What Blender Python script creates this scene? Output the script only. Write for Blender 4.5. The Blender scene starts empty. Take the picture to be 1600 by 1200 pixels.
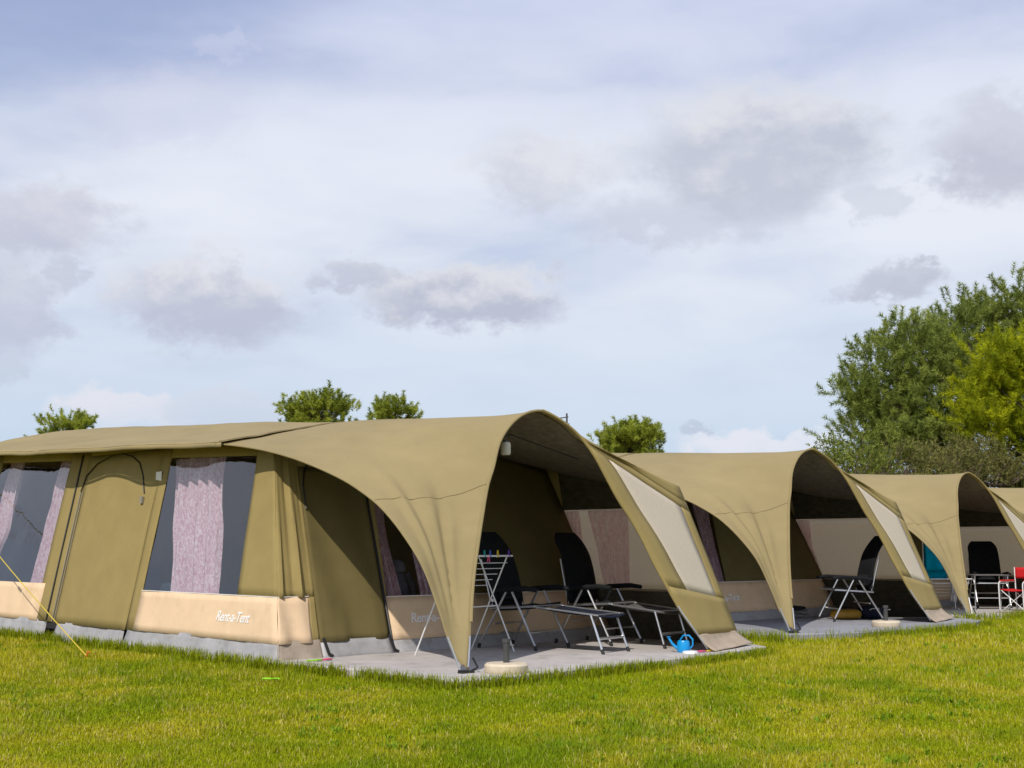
import bpy, bmesh, math, random
import numpy as np
from mathutils import Vector, Matrix, noise as mnoise
random.seed(7); rng = np.random.default_rng(7)
S = bpy.context.scene
COL = S.collection
R = math.radians

# ------------------------------------------------------------------ camera
HC, PITCH = 1.28, math.atan(255/2000.0)
cam = bpy.data.objects.new('camera', bpy.data.cameras.new('camera'))
COL.objects.link(cam); S.camera = cam
cam.location = (0, 0, HC); cam.rotation_euler = (math.pi/2 + PITCH, 0, 0)
cam.data.sensor_width = 36; cam.data.lens = 45.0
cam.data.clip_start = 0.1; cam.data.clip_end = 2000

def lin(c):
    return tuple(((v/255)/12.92 if v/255 <= .04045 else ((v/255+.055)/1.055)**2.4) for v in c)

# ------------------------------------------------------------------ sun direction
SUN_AZ, SUN_EL = R(249), R(46)            # azimuth counter-clockwise from +X
sdir = Vector((math.cos(SUN_AZ)*math.cos(SUN_EL), math.sin(SUN_AZ)*math.cos(SUN_EL), math.sin(SUN_EL)))

# ------------------------------------------------------------------ world
W = bpy.data.worlds.new('World'); S.world = W; W.use_nodes = True
nt = W.node_tree; nt.nodes.clear(); NN = nt.nodes; LL = nt.links
def wn(t, **k):
    n = NN.new(t)
    for a, b in k.items(): setattr(n, a, b)
    return n
def wmath(op, a, b=None, c=None, clamp=False):
    n = wn('ShaderNodeMath', operation=op); n.use_clamp = clamp
    for i, v in enumerate((a, b, c)):
        if v is None: continue
        if isinstance(v, (int, float)): n.inputs[i].default_value = v
        else: LL.new(v, n.inputs[i])
    return n.outputs[0]
def wmix(f, a, b):
    n = wn('ShaderNodeMix', data_type='RGBA')
    if isinstance(f, (int, float)): n.inputs[0].default_value = f
    else: LL.new(f, n.inputs[0])
    for i, v in ((6, a), (7, b)):
        if isinstance(v, tuple): n.inputs[i].default_value = (*v, 1)
        else: LL.new(v, n.inputs[i])
    return n.outputs[2]
def wmr(v, a, b, c=0.0, d=1.0, smooth=True):
    n = wn('ShaderNodeMapRange'); n.interpolation_type = 'SMOOTHSTEP' if smooth else 'LINEAR'
    LL.new(v, n.inputs[0])
    for i, q in zip((1, 2, 3, 4), (a, b, c, d)): n.inputs[i].default_value = q
    return n.outputs[0]
sky = wn('ShaderNodeTexSky', sky_type='NISHITA'); sky.sun_disc = False
sky.sun_elevation = SUN_EL; sky.sun_rotation = math.atan2(sdir.x, sdir.y)
sky.air_density = 1.0; sky.dust_density = 1.2; sky.ozone_density = 1.0
tc = wn('ShaderNodeTexCoord'); sep = wn('ShaderNodeSeparateXYZ'); LL.new(tc.outputs['Generated'], sep.inputs[0])
az = wmath('ARCTAN2', sep.outputs[0], sep.outputs[1]); el = wmath('ARCSINE', sep.outputs[2])
def wnoise(scale, detail, rough, zs=2.2, off=0.0, dist=0.0):
    mp = wn('ShaderNodeMapping'); LL.new(tc.outputs['Generated'], mp.inputs[0])
    mp.inputs['Scale'].default_value = (1, 1, zs); mp.inputs['Location'].default_value = (off, off*.7, off*.3)
    n = wn('ShaderNodeTexNoise'); LL.new(mp.outputs[0], n.inputs['Vector'])
    n.inputs['Scale'].default_value = scale; n.inputs['Detail'].default_value = detail
    n.inputs['Roughness'].default_value = rough; n.inputs['Distortion'].default_value = dist
    return n.outputs['Fac']
K = 10.0                                   # colours are scaled so that strength 0.1 gives them back
def sc(c, k=K): return tuple(v*k for v in lin(c))
n1 = wnoise(16, 8, .62, 1.6, 1.3); n2 = wnoise(16, 8, .62, 1.6, 7.7); n3 = wnoise(9, 6, .58, 3.0, 4.1, .4); n4 = wnoise(3.0, 4, .45, 3.4, 2.6, .2)
n5 = wnoise(46, 6, .6, 1.4, 3.3)
elc = wmath('MAXIMUM', el, 0.0)
veil_col = wmix(wmr(elc, .02, .24), sc((199, 217, 237)), sc((231, 236, 247)))
veil_col = wmix(wmr(elc, .26, .46), veil_col, sc((207, 215, 240)))
blue = wmix(wmr(elc, .0, .4), sc((196, 216, 240)), sc((163, 178, 221)))
left = wmr(az, .1, -.45)
thin = wmath('ADD', wmath('MULTIPLY', n4, 1.4), wmath('MULTIPLY', n3, .42))
thin = wmath('SUBTRACT', thin, wmath('MULTIPLY', left, wmath('MULTIPLY', wmr(elc, .2, .42), .62)))
veil_m = wmr(thin, .30, 1.10, .12, 1.0)
nis = wmix(.25, blue, sky.outputs[0])
col = wmix(veil_m, nis, veil_col)
aj = wmath('ADD', az, wmath('ADD', wmath('MULTIPLY', wmath('SUBTRACT', n1, .5), .10), wmath('MULTIPLY', wmath('SUBTRACT', n5, .5), .055)))
ej = wmath('ADD', el, wmath('ADD', wmath('MULTIPLY', wmath('SUBTRACT', n2, .5), .06), wmath('MULTIPLY', wmath('SUBTRACT', n5, .5), .036)))
def px_azel(u, v):
    ct, st = math.cos(PITCH), math.sin(PITCH); x = (u-800)/2000; y = (600-v)/2000
    d = Vector((x, ct-y*st, st+y*ct)).normalized(); return math.atan2(d.x, d.y), math.asin(d.z)
GREY, CREAM, WHITE = (191, 196, 213), (224, 225, 231), (228, 228, 236)
clouds = [  # centre u,v, half width, half height, opacity, low colour, high colour
    (1180, 235, 230, 105, .85, GREY, CREAM), (1075, 345, 190, 45, .5, GREY, GREY), (845, 262, 120, 70, .65, (200, 203, 217), CREAM),
    (725, 462, 175, 52, .92, (185, 190, 209), (223, 224, 231)), (560, 428, 90, 30, .75, GREY, (206, 209, 222)), (320, 468, 150, 78, .85, (188, 193, 212), (226, 226, 232)),
    (45, 345, 150, 60, .75, (190, 193, 212), (212, 212, 224)), (5, 480, 85, 85, .7, (187, 192, 212), (206, 209, 223)), (105, 432, 34, 26, .6, GREY, GREY),
    (1560, 235, 115, 90, .8, (188, 191, 208), (204, 207, 221)), (1395, 438, 72, 28, .8, (186, 191, 208), (196, 200, 216)), (1380, 312, 50, 30, .4, GREY, GREY),
    (190, 640, 80, 42, .75, (222, 226, 237), (232, 231, 239)), (350, 640, 120, 34, .55, (205, 212, 227), (214, 218, 231)),
    (1190, 702, 130, 30, .8, (224, 229, 240), (234, 234, 242)), (1105, 671, 38, 14, .7, (186, 198, 217), (190, 202, 220)), (350, 75, 40, 18, .35, (206, 213, 236), (206, 213, 236)),
    (250, 165, 150, 60, .4, (205, 209, 232), (212, 214, 233)), (10, 590, 40, 30, .5, (190, 197, 213), (196, 203, 218))]
for (u, v, su, sv, op, c0, c1) in clouds:
    a0, e0 = px_azel(u, v); sa, se = su/2000, sv/2000
    dx = wmath('MULTIPLY', wmath('SUBTRACT', aj, a0), 1/sa); dy = wmath('MULTIPLY', wmath('SUBTRACT', ej, e0), 1/se)
    r = wmath('SQRT', wmath('ADD', wmath('MULTIPLY', dx, dx), wmath('MULTIPLY', dy, dy)))
    m = wmath('MULTIPLY', wmr(r, 1.20, .56), op)
    t = wmr(wmath('ADD', dy, wmath('MULTIPLY', wmath('SUBTRACT', n1, .5), 3.6)), -.6, .8)
    col = wmix(m, col, wmix(t, sc(c0), sc(c1)))
# the same kind of puffs all over the rest of the sky
puff = wmath('MULTIPLY', wmr(wmath('ADD', n1, wmath('MULTIPLY', n3, .8)), .98, 1.15), wmr(wmath('ABSOLUTE', az), .48, .75))
col = wmix(wmath('MULTIPLY', puff, .7), col, sc((198, 200, 214)))
bg = wn('ShaderNodeBackground'); bg.inputs[1].default_value = .1
LL.new(col, bg.inputs[0]); wo = wn('ShaderNodeOutputWorld'); LL.new(bg.outputs[0], wo.inputs[0])

# ------------------------------------------------------------------ sun + exposure
sl = bpy.data.lights.new('sun', 'SUN'); sl.energy = 3.6; sl.angle = R(.8); sl.color = (1, .945, .86)
sun = bpy.data.objects.new('sun', sl); COL.objects.link(sun)
sun.rotation_euler = (-sdir).to_track_quat('-Z', 'Y').to_euler(); sun.location = (0, 0, 30)
S.view_settings.view_transform = 'Standard'; S.view_settings.look = 'None'
S.view_settings.exposure = 0; S.view_settings.gamma = 1; S.view_settings.use_curve_mapping = False

# ------------------------------------------------------------------ helpers
def tag(o, label=None, cat=None, group=None, kind=None):
    if label: o['label'] = label
    if cat: o['category'] = cat
    if group: o['group'] = group
    if kind: o['kind'] = kind
    return o
def thing(name, label, cat, loc=(0, 0, 0), rz=0, group=None):
    o = bpy.data.objects.new(name, None); COL.objects.link(o); o.empty_display_size = .2
    o.location = loc; o.rotation_euler = (0, 0, rz); return tag(o, label, cat, group)
def link_mesh(name, me, mat, parent=None, smooth=False):
    o = bpy.data.objects.new(name, me); COL.objects.link(o)
    if mat: me.materials.append(mat)
    if parent: o.parent = parent
    if smooth: me.polygons.foreach_set('use_smooth', [True]*len(me.polygons))
    return o
class MB:
    def __init__(s): s.v = []; s.f = []
    def add(s, vs, fs):
        b = len(s.v); s.v += [tuple(map(float, q)) for q in vs]; s.f += [tuple(i+b for i in f) for f in fs]; return s
    def box(s, c, d, rz=0, rot=None):
        m = rot or Matrix.Rotation(rz, 3, 'Z'); c = Vector(c); vs = []
        for x in (-1, 1):
            for y in (-1, 1):
                for z in (-1, 1): vs.append(c + m @ Vector((x*d[0]/2, y*d[1]/2, z*d[2]/2)))
        return s.add(vs, [(0, 1, 3, 2), (4, 6, 7, 5), (0, 4, 5, 1), (2, 3, 7, 6), (0, 2, 6, 4), (1, 5, 7, 3)])
    def tube(s, pts, r, n=8, cap=True):
        pts = [Vector(p) for p in pts]; rs = r if isinstance(r, (list, tuple)) else [r]*len(pts)
        vs = []; fs = []; ref = None
        for i, p in enumerate(pts):
            a = pts[max(i-1, 0)]; b = pts[min(i+1, len(pts)-1)]; t = (b-a).normalized()
            if ref is None: ref = t.orthogonal().normalized()
            ref = (ref - t*ref.dot(t)); ref = ref.normalized() if ref.length > 1e-6 else t.orthogonal().normalized()
            w = t.cross(ref)
            for k in range(n):
                q = 2*math.pi*k/n; vs.append(p + (ref*math.cos(q) + w*math.sin(q))*rs[i])
        for i in range(len(pts)-1):
            for k in range(n): fs.append((i*n+k, i*n+(k+1) % n, (i+1)*n+(k+1) % n, (i+1)*n+k))
        if cap: fs.append(tuple(range(n))[::-1]); fs.append(tuple((len(pts)-1)*n+k for k in range(n)))
        return s.add(vs, fs)
    def lathe(s, prof, c=(0, 0, 0), n=24):
        vs = []; fs = []; m = len(prof)
        for k in range(n):
            q = 2*math.pi*k/n
            for (r, z) in prof: vs.append((c[0]+r*math.cos(q), c[1]+r*math.sin(q), c[2]+z))
        for k in range(n):
            for i in range(m-1): fs.append((k*m+i, ((k+1) % n)*m+i, ((k+1) % n)*m+i+1, k*m+i+1))
        return s.add(vs, fs)
    def sheet(s, fn, nu, nv):
        vs = [fn(i/nu, j/nv) for j in range(nv+1) for i in range(nu+1)]
        fs = [(j*(nu+1)+i, j*(nu+1)+i+1, (j+1)*(nu+1)+i+1, (j+1)*(nu+1)+i) for j in range(nv) for i in range(nu)]
        return s.add(vs, fs)
    def build(s, name, mat, parent=None, smooth=True, thick=0, bevel=0):
        me = bpy.data.meshes.new(name); me.from_pydata(s.v, [], s.f); me.update()
        o = link_mesh(name, me, mat, parent, smooth)
        if thick: m = o.modifiers.new('thickness', 'SOLIDIFY'); m.thickness = thick; m.offset = 0
        if bevel: m = o.modifiers.new('bevel', 'BEVEL'); m.width = bevel; m.segments = 2; m.limit_method = 'ANGLE'
        if smooth and hasattr(me, 'set_sharp_from_angle'): me.set_sharp_from_angle(angle=R(40))
        return o
def dup(root, parent=None):
    c = root.copy(); COL.objects.link(c)
    if parent: c.parent = parent
    for ch in list(root.children): dup(ch, c)
    return c
def interp(pts, n=None):
    """smooth curve through points, returns f(t) for t in 0..1 by arc length"""
    P = np.array(pts, float); d = np.r_[0, np.cumsum(np.linalg.norm(np.diff(P, axis=0), axis=1))]; d /= d[-1]
    def f(t):
        i = min(max(int(np.searchsorted(d, t, side='right'))-1, 0), len(P)-2); h = d[i+1]-d[i]; x = (t-d[i])/h
        m0 = (P[i+1]-P[i-1])/(d[i+1]-d[i-1])*h if i > 0 else P[i+1]-P[i]
        m1 = (P[i+2]-P[i])/(d[i+2]-d[i])*h if i+2 < len(P) else P[i+1]-P[i]
        return (2*x**3-3*x**2+1)*P[i]+(x**3-2*x**2+x)*m0+(-2*x**3+3*x**2)*P[i+1]+(x**3-x**2)*m1
    return f
def nz(x, y, z=0.0): return mnoise.noise(Vector((x, y, z)))
def ss(a, b, x): t = min(max((x-a)/(b-a), 0), 1); return t*t*(3-2*t)

# ------------------------------------------------------------------ materials
def mat(name, color, rough=.8, metal=0.0, var=.0, vscale=6, bump=0.0, bscale=200, spec=.5, coat=0, trans=0.0, dirt=None, stretch=(1, 1, 1)):
    m = bpy.data.materials.new(name); m.use_nodes = True; t = m.node_tree; b = t.nodes['Principled BSDF']
    b.inputs['Roughness'].default_value = rough; b.inputs['Metallic'].default_value = metal; b.inputs['Base Color'].default_value = (*color, 1)
    b.inputs['Specular IOR Level'].default_value = spec; b.inputs['Coat Weight'].default_value = coat
    tcn = t.nodes.new('ShaderNodeTexCoord'); mp = t.nodes.new('ShaderNodeMapping'); t.links.new(tcn.outputs['Object'], mp.inputs[0]); mp.inputs['Scale'].default_value = stretch
    out = None
    if var:
        n = t.nodes.new('ShaderNodeTexNoise'); n.inputs['Scale'].default_value = vscale; n.inputs['Detail'].default_value = 7; n.inputs['Roughness'].default_value = .65
        t.links.new(mp.outputs[0], n.inputs['Vector'])
        mx = t.nodes.new('ShaderNodeMix'); mx.data_type = 'RGBA'
        mx.inputs[6].default_value = (*[c*(1-var) for c in color], 1); mx.inputs[7].default_value = (*[min(c*(1+var), 1) for c in color], 1)
        rr = t.nodes.new('ShaderNodeMapRange'); rr.inputs[1].default_value = .3; rr.inputs[2].default_value = .7
        t.links.new(n.outputs['Fac'], rr.inputs[0]); t.links.new(rr.outputs[0], mx.inputs[0]); out = mx.outputs[2]
        if dirt:
            n2 = t.nodes.new('ShaderNodeTexNoise'); n2.inputs['Scale'].default_value = dirt[1]; n2.inputs['Detail'].default_value = 9; n2.inputs['Roughness'].default_value = .7
            t.links.new(mp.outputs[0], n2.inputs['Vector']); r2 = t.nodes.new('ShaderNodeMapRange'); r2.inputs[1].default_value = .52; r2.inputs[2].default_value = .72; r2.inputs[4].default_value = dirt[2]
            t.links.new(n2.outputs['Fac'], r2.inputs[0]); m2 = t.nodes.new('ShaderNodeMix'); m2.data_type = 'RGBA'
            t.links.new(r2.outputs[0], m2.inputs[0]); t.links.new(out, m2.inputs[6]); m2.inputs[7].default_value = (*dirt[0], 1); out = m2.outputs[2]
        t.links.new(out, b.inputs['Base Color'])
    if bump:
        n = t.nodes.new('ShaderNodeTexNoise'); n.inputs['Scale'].default_value = bscale; n.inputs['Detail'].default_value = 4
        t.links.new(tcn.outputs['Object'], n.inputs['Vector']); bp = t.nodes.new('ShaderNodeBump'); bp.inputs['Strength'].default_value = bump; bp.inputs['Distance'].default_value = .01
        t.links.new(n.outputs['Fac'], bp.inputs['Height']); t.links.new(bp.outputs[0], b.inputs['Normal'])
    if trans:
        tr = t.nodes.new('ShaderNodeBsdfTranslucent'); tr.inputs[0].default_value = (*color, 1)
        if out: t.links.new(out, tr.inputs[0])
        mx = t.nodes.new('ShaderNodeMixShader'); mx.inputs[0].default_value = trans
        t.links.new(b.outputs[0], mx.inputs[1]); t.links.new(tr.outputs[0], mx.inputs[2]); t.links.new(mx.outputs[0], t.nodes['Material Output'].inputs[0])
    return m
M = {}
M['roof'] = mat('roof_canvas', (.295, .232, .112), .85, var=.10, vscale=1.6, bump=.12, bscale=26, spec=.2, dirt=((.23, .19, .10), 5, .25), stretch=(1, .5, 1))
M['olive'] = mat('olive_canvas', (.315, .240, .092), .85, var=.08, vscale=2.5, bump=.12, bscale=22, spec=.2, trans=.04)
M['sand'] = mat('sand_canvas', (.74, .54, .345), .85, var=.07, vscale=3, bump=.10, bscale=20, spec=.2, dirt=((.42, .30, .19), 4, .35))
M['skirt'] = mat('grey_vinyl', (.36, .35, .35), .5, var=.18, vscale=5, bump=.3, bscale=14, spec=.4, dirt=((.22, .2, .16), 6, .6))
M['skirt_tan'] = mat('muddy_vinyl', (.33, .27, .21), .7, var=.2, vscale=6, bump=.3, bscale=14, spec=.3)
M['liner'] = mat('dark_liner', (.085, .075, .052), .9, var=.35, vscale=7, bump=.5, bscale=12, spec=.15, stretch=(1, 1, 2.5))  # for an added inner wall sheet; porch shade is put into its dark colour
M['canopyliner'] = mat('canopy_liner', (.185, .16, .118), .9, var=.30, vscale=9, bump=.5, bscale=12, spec=.15, stretch=(1, 1, 3.0))  # for added sheets under the canopy, coloured darker to deepen the shade
M['darkolive'] = mat('dark_olive_canvas', (.150, .118, .044), .85, var=.10, vscale=2.5, bump=.12, bscale=22, spec=.2, trans=.03)  # the olive canvas again, darkened to carry the porch shade in its colour
M['seam'] = mat('seam_tape', (.215, .168, .078), .85, var=.1)
M['zip'] = mat('black_zip', (.012, .012, .012), .5, var=.2)
M['zipgrey'] = mat('pale_zip', (.25, .23, .19), .5, var=.1)
M['alu'] = mat('aluminium', (.62, .63, .64), .32, metal=.9, var=.08, vscale=12)
M['white'] = mat('white_enamel', (.75, .75, .73), .4, var=.04)
M['black'] = mat('black_fabric', (.012, .013, .015), .9, var=.3, vscale=14, bump=.4, bscale=160, spec=.2)
M['navy'] = mat('navy_fabric', (.014, .018, .035), .85, var=.25, vscale=14, bump=.4, bscale=160, spec=.2)
M['charcoal'] = mat('charcoal_fabric', (.13, .12, .118), .9, var=.25, vscale=14, bump=.4, bscale=160, spec=.2)
M['rubber'] = mat('black_rubber', (.015, .015, .015), .6, var=.2)
M['red'] = mat('red_fabric', (.52, .018, .02), .8, var=.12, bump=.3, bscale=120, spec=.2)
M['turq'] = mat('turquoise_towel', (.0, .22, .33), .95, var=.15, vscale=9, bump=.6, bscale=90, spec=.1)
M['whitecloth'] = mat('white_towel', (.55, .53, .52), .95, var=.1, bump=.5, bscale=90, spec=.1)
M['greycloth'] = mat('grey_fleece', (.16, .16, .18), .95, var=.3, vscale=6, bump=.6, bscale=60, spec=.1)
M['cream'] = mat('cream_plastic', (.62, .52, .38), .6, var=.12, vscale=9, bump=.2, bscale=40, dirt=((.4, .33, .22), 8, .4))
M['darkgrey'] = mat('dark_grey_tube', (.06, .06, .06), .5, var=.2)
M['blueplastic'] = mat('blue_plastic', (.0, .27, .62), .3, var=.06, coat=.2)
M['lamp'] = mat('frosted_shade', (.55, .52, .42), .5, var=.1)
M['wood'] = mat('pale_wood', (.36, .25, .15), .7, var=.25, vscale=10, stretch=(1, 1, .1))
M['ochre'] = mat('ochre_nylon', (.42, .23, .02), .6, var=.2, vscale=8, bump=.6, bscale=20)
M['rope'] = mat('yellow_rope', (.62, .46, .04), .7, var=.2, vscale=60)
M['teal'] = mat('dark_teal_fabric', (.012, .04, .055), .9, var=.2)
M['lining'] = mat('dark_floor', (.05, .05, .05), .9, var=.3)
M['flap'] = mat('worn_flap', (.40, .32, .24), .9, var=.14, vscale=5, bump=.3, bscale=16, spec=.2, dirt=((.27, .21, .15), 6, .5))
M['print'] = mat('white_print', (.85, .82, .78), .7, var=.08, vscale=60)
M['bark'] = mat('pine_bark', (.11, .075, .05), .95, var=.35, vscale=8, bump=.8, bscale=25)
M['twig'] = mat('dry_twig', (.14, .10, .065), .95, var=.35, vscale=5)
for n_, c_ in dict(yellow=(.7, .5, .02), purple=(.12, .03, .35), tealpeg=(.0, .3, .3), pink=(.7, .08, .22), lime=(.3, .65, .02), bluepeg=(.03, .12, .5), orange=(.65, .18, .03), greenpeg=(.03, .3, .08), whitepl=(.75, .75, .75)).items():
    M[n_] = mat(n_+'_plastic', c_, .4, var=.08)
# mesh window that glows a little
M['mesh'] = mat('cream_mesh', (.74, .66, .54), .95, var=.07, vscale=30, spec=.1, trans=.8, stretch=(3, 3, .3))
M['meshout'] = mat('cream_flap', (.64, .56, .44), .95, var=.07, vscale=20, spec=.1, trans=.15, bump=.15, bscale=30, stretch=(3, 3, .4))
# concrete
def concrete(name, c):
    m = mat(name, c, .9, var=.12, vscale=2.5, bump=.35, bscale=70, spec=.25, dirt=(tuple(v*.55 for v in c), 4.5, .8)); return m
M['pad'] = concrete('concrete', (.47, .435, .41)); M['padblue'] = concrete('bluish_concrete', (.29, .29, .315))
# curtain
def curtain_mat(tr_=.25, ca=(.66, .38, .43, 1), cb=(.96, .80, .83, 1)):
    m = bpy.data.materials.new('pink_print_curtain'); m.use_nodes = True; t = m.node_tree; b = t.nodes['Principled BSDF']
    b.inputs['Roughness'].default_value = .95; b.inputs['Specular IOR Level'].default_value = .1
    tcn = t.nodes.new('ShaderNodeTexCoord'); mp = t.nodes.new('ShaderNodeMapping'); t.links.new(tcn.outputs['Object'], mp.inputs[0])
    mp.inputs['Scale'].default_value = (20, 14, 6); mp.inputs['Rotation'].default_value = (.6, .0, .0)
    w = t.nodes.new('ShaderNodeTexNoise'); w.inputs['Scale'].default_value = 1.5; w.inputs['Detail'].default_value = 5; w.inputs['Distortion'].default_value = 1.8
    t.links.new(mp.outputs[0], w.inputs['Vector'])
    cr = t.nodes.new('ShaderNodeValToRGB'); cr.color_ramp.elements[0].position = .36; cr.color_ramp.elements[1].position = .68
    cr.color_ramp.elements[0].color = ca; cr.color_ramp.elements[1].color = cb
    t.links.new(w.outputs['Fac'], cr.inputs[0]); t.links.new(cr.outputs[0], b.inputs['Base Color'])
    tr = t.nodes.new('ShaderNodeBsdfTranslucent'); t.links.new(cr.outputs[0], tr.inputs[0]); mx = t.nodes.new('ShaderNodeMixShader'); mx.inputs[0].default_value = tr_
    t.links.new(b.outputs[0], mx.inputs[1]); t.links.new(tr.outputs[0], mx.inputs[2]); t.links.new(mx.outputs[0], t.nodes['Material Output'].inputs[0])
    return m
M['curtain'] = curtain_mat(); M['curtain_thin'] = curtain_mat(.75, (.84, .62, .68, 1), (.97, .88, .91, 1))
def pane_mat():
    m = bpy.data.materials.new('clear_vinyl'); m.use_nodes = True; t = m.node_tree; t.nodes.remove(t.nodes['Principled BSDF'])
    tr = t.nodes.new('ShaderNodeBsdfTransparent'); tr.inputs[0].default_value = (.80, .82, .84, 1)
    g = t.nodes.new('ShaderNodeBsdfGlossy'); g.inputs['Roughness'].default_value = .04; g.inputs[0].default_value = (.9, .92, 1, 1)
    ge = t.nodes.new('ShaderNodeNewGeometry'); dt = t.nodes.new('ShaderNodeVectorMath'); dt.operation = 'DOT_PRODUCT'
    t.links.new(ge.outputs['Normal'], dt.inputs[0]); t.links.new(ge.outputs['Incoming'], dt.inputs[1])
    ab = t.nodes.new('ShaderNodeMath'); ab.operation = 'ABSOLUTE'; t.links.new(dt.outputs['Value'], ab.inputs[0])
    iv = t.nodes.new('ShaderNodeMath'); iv.operation = 'SUBTRACT'; iv.inputs[0].default_value = 1; t.links.new(ab.outputs[0], iv.inputs[1])
    pw = t.nodes.new('ShaderNodeMath'); pw.operation = 'POWER'; pw.inputs[1].default_value = 5; t.links.new(iv.outputs[0], pw.inputs[0])
    ad = t.nodes.new('ShaderNodeMath'); ad.operation = 'MULTIPLY_ADD'; ad.inputs[1].default_value = .9; ad.inputs[2].default_value = .105; t.links.new(pw.outputs[0], ad.inputs[0])
    tcn = t.nodes.new('ShaderNodeTexCoord'); n = t.nodes.new('ShaderNodeTexNoise'); n.inputs['Scale'].default_value = 2.2; n.inputs['Detail'].default_value = 2
    t.links.new(tcn.outputs['Object'], n.inputs['Vector']); bp = t.nodes.new('ShaderNodeBump'); bp.inputs['Strength'].default_value = .25; bp.inputs['Distance'].default_value = .03
    t.links.new(n.outputs['Fac'], bp.inputs['Height']); t.links.new(bp.outputs[0], g.inputs['Normal'])
    mx = t.nodes.new('ShaderNodeMixShader'); t.links.new(ad.outputs[0], mx.inputs[0]); t.links.new(tr.outputs[0], mx.inputs[1]); t.links.new(g.outputs[0], mx.inputs[2])
    t.links.new(mx.outputs[0], t.nodes['Material Output'].inputs[0]); return m
M['pane'] = pane_mat()
def leafmat(name, attr=True, trans=.25, hue=None, rough=.6):
    m = bpy.data.materials.new(name); m.use_nodes = True; t = m.node_tree; b = t.nodes['Principled BSDF']; b.inputs['Roughness'].default_value = rough; b.inputs['Specular IOR Level'].default_value = .12
    a = t.nodes.new('ShaderNodeAttribute'); a.attribute_name = 'tint'; t.links.new(a.outputs['Color'], b.inputs['Base Color'])
    tr = t.nodes.new('ShaderNodeBsdfTranslucent'); t.links.new(a.outputs['Color'], tr.inputs[0]); mx = t.nodes.new('ShaderNodeMixShader'); mx.inputs[0].default_value = trans
    t.links.new(b.outputs[0], mx.inputs[1]); t.links.new(tr.outputs[0], mx.inputs[2]); t.links.new(mx.outputs[0], t.nodes['Material Output'].inputs[0]); return m
M['needle'] = leafmat('pine_needles', trans=.42); M['blade'] = leafmat('grass_blades', trans=.35)

# ------------------------------------------------------------------ ground, dune
def pad_h(x, y): return .03*nz(x*.35, y*.35, 2.2)
def ground_mat():
    m = bpy.data.materials.new('lawn_soil'); m.use_nodes = True; t = m.node_tree; b = t.nodes['Principled BSDF']; b.inputs['Roughness'].default_value = 1; b.inputs['Specular IOR Level'].default_value = .1
    tcn = t.nodes.new('ShaderNodeTexCoord'); n = t.nodes.new('ShaderNodeTexNoise'); n.inputs['Scale'].default_value = 9; n.inputs['Detail'].default_value = 10; n.inputs['Roughness'].default_value = .75
    t.links.new(tcn.outputs['Object'], n.inputs['Vector']); cr = t.nodes.new('ShaderNodeValToRGB')
    cr.color_ramp.elements[0].position = .3; cr.color_ramp.elements[0].color = (.12, .125, .006, 1); cr.color_ramp.elements[1].position = .7; cr.color_ramp.elements[1].color = (.30, .26, .02, 1)
    t.links.new(n.outputs['Fac'], cr.inputs[0]); t.links.new(cr.outputs[0], b.inputs['Base Color']); return m
M['soil'] = ground_mat()
gm = MB(); gm.add([(-400, -100, -.02), (400, -100, -.02), (400, 700, -.02), (-400, 700, -.02)], [(0, 1, 2, 3)])
tag(gm.build('ground', M['soil'], None, False), kind='structure')
def dune_z(x, y):
    rx = ss(10, 17, x); ry = ss(33, 38.5, y-.15*(x-16))
    return rx*ry*(2.9+.5*nz(x*.12, y*.12)+.25*nz(x*.5, y*.5)) - .1
dm = MB(); dm.sheet(lambda u, v: (4+u*70, 30+v*60, dune_z(4+u*70, 30+v*60)), 70, 60)
tag(dm.build('dune', M['soil'], None, True), kind='structure')

# ------------------------------------------------------------------ tent (local frame: x along the row, y to the back, z up; origin between the arch feet)
TENTS = [((.965, 13.87, 0), 43.0), ((5.40, 19.65, .0), 42.2), ((9.80, 25.08, -.06), 43.4), ((14.2, 30.6, -.08), 43.4)]
def WL(y, h, off=0.0): return (-2.5+.2*(h-.03)-off, y, h)
def WF(x, h, off=0.0): return (x, 2.37+.4*(h-.03)-off, h)
def WR(y, h, off=0.0): return (2.9-.2*(h-.08)+off, y, h)
def cornery(h): return 2.37+.4*(h-.03)
def cornerx(h): return -2.5+.2*(h-.03)
def eave_z(y): return 2.50+.0355*(y-4.04)
def ridge_z(y): return float(np.interp(y, [.9, 1.5, 2.0, 2.6, 3.2, 4.4, 4.9, 6.7, 11.1, 14.6, 15.6], [2.83, 2.80, 2.81, 2.83, 2.87, 2.95, 2.965, 3.09, 3.33, 3.48, 3.40]))
def quad(fn, a, b, h0, h1, nu=10, nv=10, wr=.006, seed=0.0, off=0.0, amp2=0.0, fold=None):
    """canvas panel between edge functions a(h), b(h) and heights h0, h1(a)"""
    fa = a if callable(a) else (lambda h: a); fb = b if callable(b) else (lambda h: b); f1 = h1 if callable(h1) else (lambda q: h1); f0 = h0 if callable(h0) else (lambda q: h0)
    m = MB()
    def f(u, v):
        s = fa(1.2)+(fb(1.2)-fa(1.2))*u; h = f0(s)+(f1(s)-f0(s))*v; s = fa(h)+(fb(h)-fa(h))*u
        o = off + wr*nz(s*1.7+seed, h*1.3, seed) + wr*.5*nz(s*5+seed, h*2.2, seed)
        if fold: o += fold(u, v)
        return fn(s, h, o)
    return m.sheet(f, nu, nv)
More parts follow.
